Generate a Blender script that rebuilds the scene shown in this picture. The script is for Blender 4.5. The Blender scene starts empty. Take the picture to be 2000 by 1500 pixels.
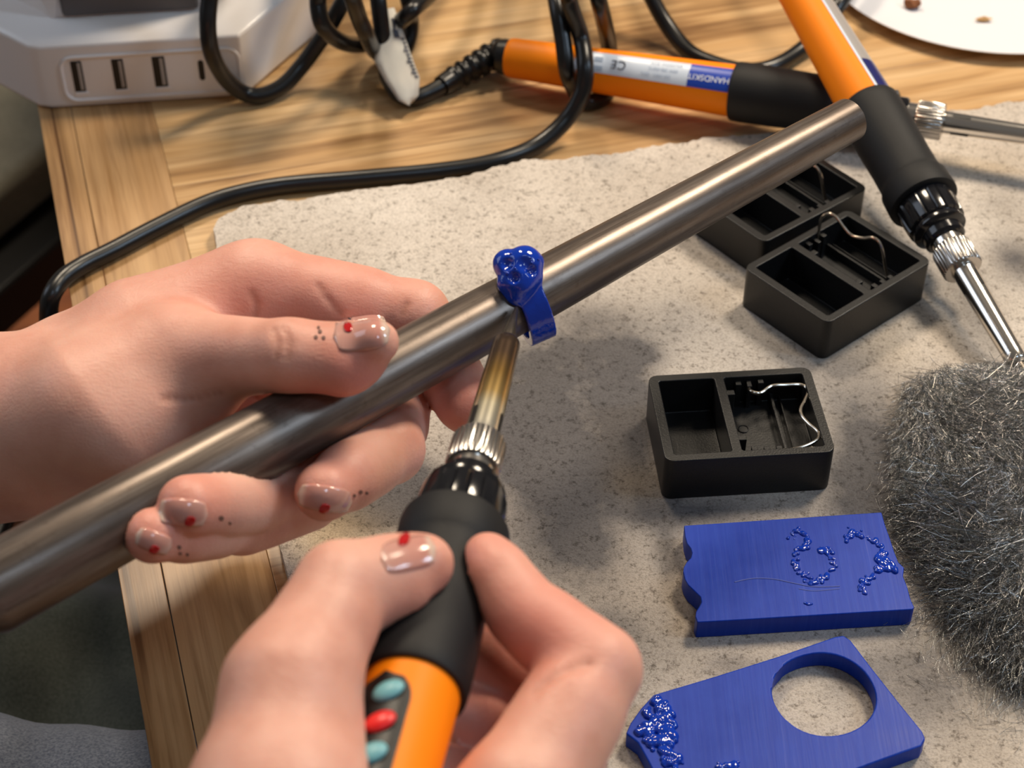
import bpy, bmesh, math, random
import numpy as np
from mathutils import Vector, Matrix, Euler

random.seed(7); rng = np.random.default_rng(11)
SC = bpy.context.scene
COL = SC.collection
TT = 0.75                                   # table top height
# ------------------------------------------------------------------ camera, world, lights, exposure
FPX = 3500.0; PITCH = math.radians(42.0); HCAM = 0.475
cam_d = bpy.data.cameras.new('camera'); cam = bpy.data.objects.new('camera', cam_d); COL.objects.link(cam)
cam.location = (0, 0, TT + HCAM); cam.rotation_euler = (math.radians(48), 0, 0)
cam_d.sensor_width = 36; cam_d.lens = FPX / 2000 * 36; cam_d.clip_start = 0.02; cam_d.clip_end = 20
cam_d.dof.use_dof = True; cam_d.dof.focus_distance = 0.62; cam_d.dof.aperture_fstop = cam_d.lens / 4.3
SC.camera = cam
vs = SC.view_settings
SC.display_settings.display_device = 'sRGB'
vs.view_transform = 'Standard'; vs.look = 'None'; vs.gamma = 1; vs.use_curve_mapping = False
vs.exposure = 0.0
wd = bpy.data.worlds.new('room_light'); SC.world = wd; wd.use_nodes = True
bgn = wd.node_tree.nodes['Background']; bgn.inputs[0].default_value = (1.0, 0.90, 0.80, 1); bgn.inputs[1].default_value = 0.13
def area(name, loc, target, size, power, col, sy=None):
    l = bpy.data.lights.new(name, 'AREA'); l.energy = power; l.color = col
    l.size = size
    if sy: l.shape = 'RECTANGLE'; l.size_y = sy
    o = bpy.data.objects.new(name, l); COL.objects.link(o); o.location = loc
    o.rotation_euler = (Vector(target) - Vector(loc)).to_track_quat('-Z', 'Y').to_euler()
    return o
area('ceiling_lamp', (0.75, 1.25, 2.15), (0.05, 0.6, TT), 0.35, 24.5, (1.0, 0.85, 0.66))
area('ceiling_lamp', (-0.35, 1.55, 2.25), (0.0, 0.6, TT), 0.30, 17.0, (1.0, 0.84, 0.64))
area('window_light', (1.25, 0.33, 1.85), (0.0, 0.5, TT), 0.22, 6.0, (0.62, 0.80, 1.0), 0.5)
area('window_light', (0.30, -0.30, 2.2), (0.0, 0.55, TT), 0.22, 1.8, (0.55, 0.76, 1.0))

area('window_light', (-1.7, 1.0, 1.75), (-0.1, 0.65, TT), 0.9, 6.5, (0.74, 0.84, 1.0), 1.1)

# ------------------------------------------------------------------ calibration: pixel -> world
CO = np.array([0, 0, TT + HCAM])
CR = np.array([1.0, 0, 0]); CU = np.array([0, math.sin(PITCH), math.cos(PITCH)]); CF = np.array([0, math.cos(PITCH), -math.sin(PITCH)])
def ray(x, y): return (x - 1000) / FPX * CR - (y - 750) / FPX * CU + CF
def D(x, y, d): return CO + ray(x, y) * d                       # a point at depth d
def W(x, y, h=0.0):                                             # a point h above the table top
    r = ray(x, y); return CO + r * ((h - HCAM) / r[2])
def PL(x, y, p0, n):                                            # a point on a plane
    r = ray(x, y); return CO + r * (np.dot(p0 - CO, n) / np.dot(r, n))
def nrm(v): v = np.asarray(v, float); return v / np.linalg.norm(v)

# ------------------------------------------------------------------ mesh helpers
ORG = {}
def tag(o, label=None, cat=None, group=None, kind=None):
    if label: o['label'] = label
    if cat: o['category'] = cat
    if group: o['group'] = group
    if kind: o['kind'] = kind
    return o
def thing(name, label, cat, loc, group=None, rotz=0.0):
    o = bpy.data.objects.new(name, None); COL.objects.link(o)
    o.location = loc; o.rotation_euler = (0, 0, rotz); o.empty_display_size = 0.02
    ORG[o.name] = np.array(loc, float)
    return tag(o, label, cat, group)
def obj(name, vf, mat, parent=None, loc=None, local=False, sharp=35, bevel=None, smooth=True, attr=None):
    """one mesh object; vf in world coordinates unless local"""
    v, f = vf
    v = np.asarray(v, float)
    if loc is None: base = np.zeros(3)
    else: base = np.asarray(loc, float)
    pbase = np.zeros(3)
    q = parent
    while q is not None:
        pbase = pbase + np.array(q.location); q = q.parent
    if not local:
        if parent is None and loc is None:
            base = np.array([(v[:, 0].min() + v[:, 0].max()) / 2, (v[:, 1].min() + v[:, 1].max()) / 2, v[:, 2].min()])
        elif parent is not None: base = pbase
        v = v - base
    me = bpy.data.meshes.new(name)
    me.from_pydata(v.tolist(), [], [list(map(int, x)) for x in f]) if not isinstance(f, np.ndarray) else me.from_pydata(v.tolist(), [], f.tolist())
    me.update()
    if attr is not None:
        for k, val in attr.items():
            val = np.asarray(val, np.float32)
            a = me.attributes.new(k, 'FLOAT', 'POINT'); a.data.foreach_set('value', val)
    if smooth:
        me.polygons.foreach_set('use_smooth', np.ones(len(me.polygons), bool))
        if sharp and sharp < 180: me.set_sharp_from_angle(angle=math.radians(sharp))
    if mat: me.materials.append(mat)
    o = bpy.data.objects.new(name, me); COL.objects.link(o)
    if parent is not None:
        o.parent = parent
    elif not local: o.location = base
    elif loc is not None: o.location = base
    if bevel:
        m = o.modifiers.new('bevel', 'BEVEL'); m.width = bevel; m.segments = 2; m.limit_method = 'ANGLE'; m.angle_limit = math.radians(40); m.harden_normals = True
    return o
def join(*vfs):
    V = []; F = []; n = 0
    for v, f in vfs:
        v = np.asarray(v, float); V.append(v); F += [[int(i) + n for i in x] for x in f]; n += len(v)
    return np.vstack(V), F
def box(x0, x1, y0, y1, z0, z1):
    v = np.array([(x, y, z) for z in (z0, z1) for (x, y) in ((x0, y0), (x1, y0), (x1, y1), (x0, y1))])
    return v, [[3, 2, 1, 0], [4, 5, 6, 7], [0, 1, 5, 4], [1, 2, 6, 5], [2, 3, 7, 6], [3, 0, 4, 7]]
def prism(poly, z0, z1):
    poly = np.asarray(poly, float)[:, :2]; n = len(poly)
    a = sum(poly[i][0] * poly[(i + 1) % n][1] - poly[(i + 1) % n][0] * poly[i][1] for i in range(n))
    if a < 0: poly = poly[::-1]
    v = np.vstack([np.c_[poly, np.full(n, z0)], np.c_[poly, np.full(n, z1)]])
    f = [list(range(n))[::-1], list(range(n, 2 * n))] + [[i, (i + 1) % n, n + (i + 1) % n, n + i] for i in range(n)]
    return v, f
def spline(pts, per=8):
    P = np.asarray(pts, float); n = len(P); out = []
    for i in range(n - 1):
        p0 = P[max(i - 1, 0)]; p1 = P[i]; p2 = P[i + 1]; p3 = P[min(i + 2, n - 1)]
        for k in range(per):
            t = k / per
            out.append(0.5 * ((2 * p1) + (-p0 + p2) * t + (2 * p0 - 5 * p1 + 4 * p2 - p3) * t * t + (-p0 + 3 * p1 - 3 * p2 + p3) * t ** 3))
    out.append(P[-1]); return np.array(out)
def tube(pts, rad, n=12, cap=True):
    P = np.asarray(pts, float); m = len(P); rad = np.broadcast_to(np.asarray(rad, float), (m,))
    T = np.gradient(P, axis=0); T /= np.linalg.norm(T, axis=1)[:, None] + 1e-12
    e = np.array([0, 0, 1.0]) if abs(T[0][2]) < .9 else np.array([1.0, 0, 0])
    N = nrm(e - T[0] * np.dot(e, T[0])); V = []
    th = np.arange(n) / n * 2 * math.pi
    for i in range(m):
        N = nrm(N - T[i] * np.dot(N, T[i])); B = np.cross(T[i], N)
        V.append(P[i] + rad[i] * (np.cos(th)[:, None] * N + np.sin(th)[:, None] * B))
    V = np.vstack(V); F = []
    for i in range(m - 1):
        for k in range(n):
            a = i * n + k; b = i * n + (k + 1) % n
            F.append([a, b, b + n, a + n])
    if cap: F.append(list(range(n))[::-1]); F.append(list(range((m - 1) * n, m * n)))
    return V, F
def frame(ax, ref=None):
    ax = nrm(ax)
    r = np.array([0, 0, 1.0]) if ref is None else np.asarray(ref, float)
    if abs(np.dot(nrm(r), ax)) > .999: r = np.array([1.0, 0, 0])
    e1 = nrm(r - ax * np.dot(r, ax)); e2 = np.cross(ax, e1)
    return e1, e2
def lathe(p0, ax, prof, n=40, fn=None, ref=None, cap=True):
    """prof: (distance along axis, radius); fn(theta, i) scales the radius"""
    p0 = np.asarray(p0, float); ax = nrm(ax); e1, e2 = frame(ax, ref)
    th = np.arange(n) / n * 2 * math.pi; V = []; F = []
    for i, (t, r) in enumerate(prof):
        s = r * (fn(th, t) if fn else np.ones(n))
        V.append(p0 + ax * t + s[:, None] * (np.cos(th)[:, None] * e1 + np.sin(th)[:, None] * e2))
    m = len(prof)
    for i in range(m - 1):
        for k in range(n):
            a = i * n + k; b = i * n + (k + 1) % n
            F.append([a, b, b + n, a + n])
    if cap: F.append(list(range(n))[::-1]); F.append(list(range((m - 1) * n, m * n)))
    return np.vstack(V), F
def cylpatch(p0, ax, rfun, t0, t1, a0, a1, ref, nt=24, na=10, off=0.0002):
    """patch on a body of revolution: angles a0..a1 measured from ref"""
    ax = nrm(ax); e1, e2 = frame(ax, ref); V = []; F = []
    for i in range(nt + 1):
        t = t0 + (t1 - t0) * i / nt
        for k in range(na + 1):
            a = a0 + (a1 - a0) * k / na
            V.append(p0 + ax * t + (rfun(t) + off) * (math.cos(a) * e1 + math.sin(a) * e2))
    for i in range(nt):
        for k in range(na):
            a = i * (na + 1) + k; F.append([a, a + 1, a + na + 2, a + na + 1])
    return np.array(V), F
def text_vf(s, size, ext=0.0):
    cu = bpy.data.curves.new('lettering', 'FONT'); cu.body = s; cu.size = size; cu.align_x = 'CENTER'; cu.align_y = 'CENTER'
    o = bpy.data.objects.new('lettering', cu); COL.objects.link(o)
    dg = bpy.context.evaluated_depsgraph_get(); dg.update()
    me = o.evaluated_get(dg).to_mesh()
    v = np.array([x.co[:] for x in me.vertices]); f = [list(p.vertices) for p in me.polygons]
    o.evaluated_get(dg).to_mesh_clear(); bpy.data.objects.remove(o); bpy.data.curves.remove(cu)
    return v, f

# ------------------------------------------------------------------ materials
def mat(name, col, rough=0.5, metal=0.0, **kw):
    m = bpy.data.materials.new(name); m.use_nodes = True
    b = m.node_tree.nodes['Principled BSDF']
    b.inputs['Base Color'].default_value = (*col, 1); b.inputs['Roughness'].default_value = rough; b.inputs['Metallic'].default_value = metal
    for k, v in kw.items(): b.inputs[k.replace('_', ' ')].default_value = v
    return m
class NT:
    def __init__(s, m): s.m = m; s.t = m.node_tree; s.b = s.t.nodes['Principled BSDF']
    def n(s, typ, **kw):
        x = s.t.nodes.new(typ)
        for k, v in kw.items():
            if k.startswith('i_'): x.inputs[k[2:].replace('_', ' ')].default_value = v
            else: setattr(x, k, v)
        return x
    def l(s, a, b): s.t.links.new(a, b)
    def coord(s, scale=(1, 1, 1), which='Object', rnd=False):
        c = s.n('ShaderNodeTexCoord'); mp = s.n('ShaderNodeMapping'); mp.inputs['Scale'].default_value = scale
        s.l(c.outputs[which], mp.inputs['Vector'])
        if rnd:
            oi = s.n('ShaderNodeObjectInfo'); mu = s.n('ShaderNodeMath', operation='MULTIPLY'); mu.inputs[1].default_value = 37.0
            s.l(oi.outputs['Random'], mu.inputs[0]); s.l(mu.outputs[0], mp.inputs['Location'])
        return mp.outputs[0]
    def noise(s, vec, scale, detail=4, rough=.55, dist=0.0):
        x = s.n('ShaderNodeTexNoise'); x.inputs['Scale'].default_value = scale; x.inputs['Detail'].default_value = detail
        x.inputs['Roughness'].default_value = rough; x.inputs['Distortion'].default_value = dist
        s.l(vec, x.inputs['Vector']); return x.outputs['Fac']
    def ramp(s, fac, stops):
        r = s.n('ShaderNodeValToRGB'); e = r.color_ramp.elements
        while len(e) < len(stops): e.new(0.5)
        for k, (p, c) in enumerate(stops):
            e[k].position = p; e[k].color = (*c, 1) if len(c) == 3 else c
        s.l(fac, r.inputs[0]); return r.outputs[0]
    def mix(s, fac, a, b, mode='MIX'):
        x = s.n('ShaderNodeMix', data_type='RGBA', blend_type=mode)
        for sock, val in ((x.inputs[0], fac), (x.inputs[6], a), (x.inputs[7], b)):
            if hasattr(val, 'is_linked'): s.l(val, sock)
            else: sock.default_value = val if not isinstance(val, tuple) else (*val, 1)[:4]
        return x.outputs[2]
    def math(s, op, a, b=0.0):
        x = s.n('ShaderNodeMath', operation=op)
        for sock, val in ((x.inputs[0], a), (x.inputs[1], b)):
            if hasattr(val, 'is_linked'): s.l(val, sock)
            else: sock.default_value = val
        return x.outputs[0]
    def bump(s, h, strength=.3, dist=.001):
        x = s.n('ShaderNodeBump'); x.inputs['Strength'].default_value = strength; x.inputs['Distance'].default_value = dist
        s.l(h, x.inputs['Height']); s.l(x.outputs[0], s.b.inputs['Normal'])
    def base(s, c): s.l(c, s.b.inputs['Base Color'])
    def rough(s, r): s.l(r, s.b.inputs['Roughness'])
    def attr(s, name):
        a = s.n('ShaderNodeAttribute', attribute_name=name); return a.outputs['Fac']

def wood_mat(name, light, mid, dark, crack=True):
    m = mat(name, mid, .42, Specular_IOR_Level=.45, Coat_Weight=.15, Coat_Roughness=.25); t = NT(m)
    v1 = t.coord((3.2, 34, 34), rnd=True); v2 = t.coord((9, 420, 420), rnd=True); v3 = t.coord((4, 9, 9), rnd=True)
    n1 = t.noise(v1, 1.0, 5, .6, .9); n2 = t.noise(v2, 1.0, 3, .6); n3 = t.noise(v3, 1.6, 3, .5)
    c = t.ramp(n1, [(.33, dark), (.45, mid), (.60, light), (.8, tuple(min(1, x * 1.08) for x in light))])
    c2 = t.ramp(n2, [(.30, (.72, .66, .58)), (.52, (1, 1, 1)), (.8, (1.06, 1.05, 1.03))])
    c = t.mix(.75, c, c2, 'MULTIPLY')
    v5 = t.coord((7, 130, 130), rnd=True); n5 = t.noise(v5, 1.0, 4, .65, .5)
    c = t.mix(.7, c, t.ramp(n5, [(.32, (.52, .43, .34)), (.48, (1, 1, 1)), (.75, (1.10, 1.08, 1.04))]), 'MULTIPLY')
    c3 = t.ramp(n3, [(.35, (.83, .76, .68)), (.6, (1, 1, 1))])
    c = t.mix(.6, c, c3, 'MULTIPLY')
    if crack:
        v4 = t.coord((1.6, 95, 95), rnd=True); n4 = t.noise(v4, 1.0, 2, .5, .6)
        k = t.ramp(n4, [(.300, (.25, .17, .10)), (.325, (1, 1, 1))])
        c = t.mix(.8, c, k, 'MULTIPLY')
    t.base(c); t.bump(n2, .18, .0006)
    t.rough(t.math('ADD', t.math('MULTIPLY', n3, .25), .27))
    return m
M = {}
M['plank'] = wood_mat('oak_plank', (.70, .475, .25), (.56, .345, .155), (.29, .155, .06))
M['endplank'] = wood_mat('oak_end_plank', (.56, .345, .165), (.45, .26, .112), (.25, .13, .048))
M['edge'] = mat('plank_underside', (.20, .11, .05), .6)
# mineral board, stains and some painted shade sit in its colour
m = mat('mineral_board', (.5, .45, .4), .85, Specular_IOR_Level=.25); t = NT(m); M['board'] = m
v = t.coord(); n1 = t.noise(v, 1300, 3, .7); n2 = t.noise(v, 430, 4, .7); n3 = t.noise(v, 38, 5, .6); n4 = t.noise(v, 9, 3, .5)
c = t.ramp(n4, [(.35, (.56, .485, .41)), (.62, (.69, .62, .545))])
c = t.mix(.55, c, t.ramp(n3, [(.34, (.76, .745, .73)), (.60, (1, 1, 1))]), 'MULTIPLY')
st = t.attr('stain_shade'); sfac = t.math('MULTIPLY', st, t.math('ADD', t.math('MULTIPLY', n3, 1.7), .38))
c = t.mix(t.math('MINIMUM', sfac, .92), c, (.075, .072, .078))
ye = t.attr('warm'); c = t.mix(t.math('MULTIPLY', ye, .6), c, (.42, .30, .15))
c = t.mix(.85, c, t.ramp(n2, [(.33, (.34, .32, .30)), (.46, (1, 1, 1)), (.66, (1.02, 1.02, 1.02)), (.76, (1.35, 1.34, 1.32))]), 'MULTIPLY')
c = t.mix(.6, c, t.ramp(n1, [(.34, (.55, .53, .5)), (.5, (1, 1, 1)), (.68, (1.2, 1.2, 1.2))]), 'MULTIPLY')
t.base(c); t.bump(t.math('ADD', n1, t.math('MULTIPLY', n2, 1.2)), .55, .0007)
# plastics
def plastic(name, col, rough, grain=0.0, scale=1500, **kw):
    m = mat(name, col, rough, **kw)
    if grain:
        t = NT(m); n = t.noise(t.coord(), scale, 2); t.bump(n, grain, .0003)
    return m
M['black'] = plastic('black_plastic', (.009, .009, .0095), .38, .25, Specular_IOR_Level=.36)
M['blackgloss'] = plastic('glossy_black_plastic', (.008, .008, .010), .14)
M['cable'] = plastic('black_cable_rubber', (.006, .006, .007), .30, .05, Specular_IOR_Level=.45)
M['rubber'] = plastic('soft_black_grip', (.009, .009, .010), .58, .35, 2600, Specular_IOR_Level=.30)
M['orange'] = plastic('orange_plastic', (1.0, .255, .0), .52, .12, 2200, Specular_IOR_Level=.25)
M['red'] = plastic('red_button', (.75, .012, .012), .35)
M['teal'] = plastic('teal_button', (.16, .42, .47), .4)
M['white'] = plastic('off_white_plastic', (.84, .80, .78), .22, .03)
M['hubdark'] = plastic('dark_grey_panel', (.105, .092, .090), .38)
M['paper'] = plastic('white_paper_plate', (.70, .70, .735), .6, .1, 300)
M['label'] = plastic('label_paper', (.66, .74, .86), .28)
M['labelgrey'] = plastic('label_grey', (.36, .33, .31), .35)
M['blueprint'] = plastic('blue_print', (.012, .055, .42), .3)
M['navy'] = plastic('navy_print', (.010, .014, .12), .3)
M['ink'] = plastic('dark_print', (.03, .035, .06), .5)
M['paleink'] = plastic('pale_print', (.34, .42, .55), .5)
M['whiteprint'] = plastic('white_print', (.85, .88, .95), .4)
M['chrome'] = mat('bright_steel', (.74, .70, .65), .16, 1.0)
M['nickel'] = mat('nickel_nut', (.50, .47, .44), .25, 1.0)
M['wire'] = mat('steel_wire', (.72, .64, .54), .22, 1.0)
M['tipdark'] = mat('oxidised_tip', (.10, .085, .07), .35, 0.9)
M['socket'] = mat('socket_black', (.006, .005, .005), .5)
M['crumb'] = plastic('brown_crumb', (.22, .075, .022), .8, .5, 900)
M['crumblight'] = plastic('pale_crumb', (.62, .36, .14), .8, .5, 900)
# tag film
m = mat('white_film', (.82, .80, .74), .35); M['film'] = m; m.node_tree.nodes['Principled BSDF'].inputs['Transmission Weight'].default_value = .35
m.node_tree.nodes['Principled BSDF'].inputs['IOR'].default_value = 1.05
# pipe steel
m = mat('mill_scale_steel', (.12, .10, .085), .36, .6); t = NT(m); M['pipe'] = m
v = t.coord((60, 60, 6)); n = t.noise(v, 4.0, 5, .6); v2 = t.coord((500, 500, 12)); n2 = t.noise(v2, 2.0, 3, .6); n3 = t.noise(t.coord(), 240, 4, .7)
c = t.ramp(n, [(.3, (.095, .073, .060)), (.5, (.145, .115, .096)), (.7, (.21, .175, .150))])
c = t.mix(.55, c, t.ramp(n2, [(.3, (.75, .72, .7)), (.6, (1.08, 1.08, 1.08))]), 'MULTIPLY')
c = t.mix(.5, c, t.ramp(n3, [(.28, (.55, .5, .48)), (.42, (1, 1, 1))]), 'MULTIPLY')
t.base(c); t.rough(t.math('ADD', t.math('MULTIPLY', n2, .22), .23)); t.bump(n3, .08, .0003)
# burnt steel sleeve of the held iron: the heat tint lies along its length
m = mat('heat_tinted_steel', (.6, .5, .4), .26, .92); t = NT(m); M['heat'] = m
a = t.attr('along')
c = t.ramp(a, [(0.0, (.13, .085, .06)), (.22, (.15, .095, .06)), (.42, (.34, .20, .06)), (.62, (.62, .42, .16)), (.74, (.80, .72, .52)), (1.0, (.84, .80, .70))])
t.base(c)
# wax
m = mat('blue_wax', (.003, .035, .36), .38, Specular_IOR_Level=.22, Subsurface_Weight=.25, Subsurface_Scale=.002); M['wax'] = m
m.node_tree.nodes['Principled BSDF'].inputs['Subsurface Radius'].default_value = (.1, .3, 1.0)
t = NT(m)
v = t.coord((700, 26, 26)); n = t.noise(v, 1.0, 3, .6); n2 = t.noise(t.coord(), 55, 4, .6)
c = t.ramp(n, [(.42, (.002, .036, .36)), (.66, (.006, .046, .39)), (.80, (.045, .075, .41))])
c = t.mix(.5, c, t.ramp(n2, [(.35, (.75, .75, .8)), (.6, (1, 1, 1))]), 'MULTIPLY')
t.base(c); t.rough(t.math('ADD', t.math('MULTIPLY', n2, .25), .26)); t.bump(n, .10, .0004)
m = mat('melted_blue_wax', (.002, .038, .40), .09, Specular_IOR_Level=.65, Subsurface_Weight=.2, Subsurface_Scale=.002); M['waxmelt'] = m
t = NT(m); n2 = t.noise(t.coord(), 420, 3, .6); t.bump(n2, .25, .0006)
M['waxscratch'] = mat('scuffed_wax', (.10, .13, .42), .5)
# skin
m = mat('skin', (.66, .37, .26), .44, Subsurface_Weight=.35, Subsurface_Scale=.005, Specular_IOR_Level=.42); M['skin'] = m
m.node_tree.nodes['Principled BSDF'].inputs['Subsurface Radius'].default_value = (1.0, .35, .2)
t = NT(m); v = t.coord()
n1 = t.noise(v, 42, 4, .6); n2 = t.noise(v, 1300, 3, .6); n3 = t.noise(t.coord((420, 900, 900)), 1.0, 3, .6)
c = t.ramp(n1, [(.3, (.66, .31, .225)), (.5, (.745, .385, .29)), (.72, (.80, .45, .345))])
c = t.mix(t.math('MULTIPLY', t.attr('tint'), .85), c, (.64, .17, .125))
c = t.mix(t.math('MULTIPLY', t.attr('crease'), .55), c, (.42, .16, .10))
t.base(c); t.bump(t.math('ADD', n2, n3), .22, .0007)
m = mat('nail_pink', (.66, .34, .28), .13, Coat_Weight=.6, Coat_Roughness=.06, Subsurface_Weight=.1, Subsurface_Scale=.002); M['nail'] = m
t = NT(m); t.base(t.ramp(t.attr('along'), [(0, (.66, .38, .31)), (.12, (.62, .31, .25)), (.82, (.62, .27, .215)), (.9, (.74, .50, .40)), (1, (.76, .55, .45))]))
M['polish'] = mat('red_nail_polish', (.48, .006, .008), .12, Coat_Weight=.8)
M['inkdot'] = mat('brown_skin_dot', (.16, .07, .05), .6)
# cloth
def cloth(name, a, b, scale=700):
    m = mat(name, a, .9, Sheen_Weight=.2, Specular_IOR_Level=.15); t = NT(m); n = t.noise(t.coord(), scale, 3, .6); n2 = t.noise(t.coord(), 22, 3, .5)
    c = t.ramp(n, [(.35, a), (.65, b)]); t.base(t.mix(.6, c, t.ramp(n2, [(.35, (.7, .7, .7)), (.6, (1, 1, 1))]), 'MULTIPLY')); t.bump(n, .35, .0006); return m
M['darkcloth'] = cloth('dark_green_grey_cloth', (.050, .060, .050), (.082, .092, .080))
M['denim'] = cloth('blue_grey_denim', (.085, .10, .14), (.20, .225, .275), 900)
M['olive'] = cloth('olive_grey_upholstery', (.15, .138, .10), (.21, .196, .15), 400)
M['darkwood'] = wood_mat('dark_floor_wood', (.42, .15, .06), (.28, .095, .04), (.10, .034, .016), False)
M['wool'] = mat('steel_wool', (.46, .45, .44), .20, .92)
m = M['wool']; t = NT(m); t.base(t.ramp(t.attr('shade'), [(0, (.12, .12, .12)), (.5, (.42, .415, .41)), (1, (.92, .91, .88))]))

# ------------------------------------------------------------------ floor, table
fl = obj('floor', box(-2.2, 2.2, -1.6, 3.2, -0.05, 0.0), M['edge'], smooth=False); fl['kind'] = 'structure'
for k in range(9):                                              # boards as far as the gap beside the table shows them
    y0 = -0.15 + k * 0.14
    v, f = box(-1.0, 1.0, -.0685, .0685, 0, .012)
    b = obj('floor_board', (v, f), M['darkwood'], fl, local=True, bevel=.002)
    b.location = np.array((-0.45, y0 + 0.5, 0.0)) - np.array(fl.location); b.rotation_euler = (0, 0, math.radians(24))

TH = math.radians(16.3); EU = np.array([math.cos(TH), math.sin(TH), 0]); EV = np.array([-math.sin(TH), math.cos(TH), 0])
TO = W(148, 640)                                                # a point on the table's left edge
def tuv(p): q = np.asarray(p) - TO; return np.dot(q, EU), np.dot(q, EV)
table = thing('wooden_table', 'light oak plank table with a cracked end plank along its near edge', 'table', (TO[0] + .5 * EU[0], TO[1] + .5 * EU[1], 0))
table.rotation_euler = (0, 0, TH)
def tlocal(o, u, v, z, rot=0):
    d = TO + EU * u + EV * v - np.array(table.location); d[2] = z
    c, s = math.cos(-TH), math.sin(-TH)
    o.location = (c * d[0] - s * d[1], s * d[0] + c * d[1], z); o.rotation_euler = (0, 0, rot)
SEAM = 0.0525
for (u0, u1) in ((0.0, .0150), (.0153, SEAM - .0001)):          # end plank, split by its long crack
    w = u1 - u0
    o = obj('end_plank', box(-.50, .72, -w / 2, w / 2, -.032, 0), M['endplank'], table, local=True, bevel=.0003)
    tlocal(o, (u0 + u1) / 2, 0, TT, math.pi / 2)
pw = .094
for k in range(12):
    o = obj('plank', box(0, 1.15, -pw / 2 + .0001, pw / 2 - .0001, -.032, 0), M['plank'], table, local=True, bevel=.00025)
    tlocal(o, SEAM, -.47 + k * pw + .04, TT, 0)
for (u, v) in ((.06, -.42), (1.12, -.42), (.06, .62), (1.12, .62)):
    o = obj('leg', box(-.03, .03, -.03, .03, 0, TT - .0325), M['endplank'], table, local=True, bevel=.003); tlocal(o, u, v, 0)

# ------------------------------------------------------------------ chair seen in the gap left of the table
ch0 = W(-60, 250, -.30)
chair = thing('upholstered_chair', 'dark chair with olive grey padded seat in shadow left of the table', 'chair', (ch0[0], ch0[1], 0.012))
A = W(-30, 420, -.30); B = W(130, 290, -.30); dch = nrm((B - A) * [1, 1, 0]); nch = np.array([-dch[1], dch[0], 0]); zs = A[2]
def cbox(u0, u1, v0, v1, z0, z1):
    v, f = box(u0, u1, v0, v1, z0, z1)
    return np.array([A * [1, 1, 0] + dch * p[0] + nch * p[1] + [0, 0, p[2]] for p in v]), f
obj('seat', cbox(-.12, .30, .012, .40, zs - .045, zs), M['olive'], chair, bevel=.012)
obj('seat_rail', cbox(-.14, .32, -.022, .42, zs - .085, zs - .046), M['black'], chair, bevel=.004)
for (u, v) in ((-.12, 0), (.29, 0), (-.12, .39), (.29, .39)):
    obj('leg', cbox(u - .016, u + .016, v - .016, v + .016, .012, zs - .086), M['black'], chair, bevel=.003)

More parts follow.
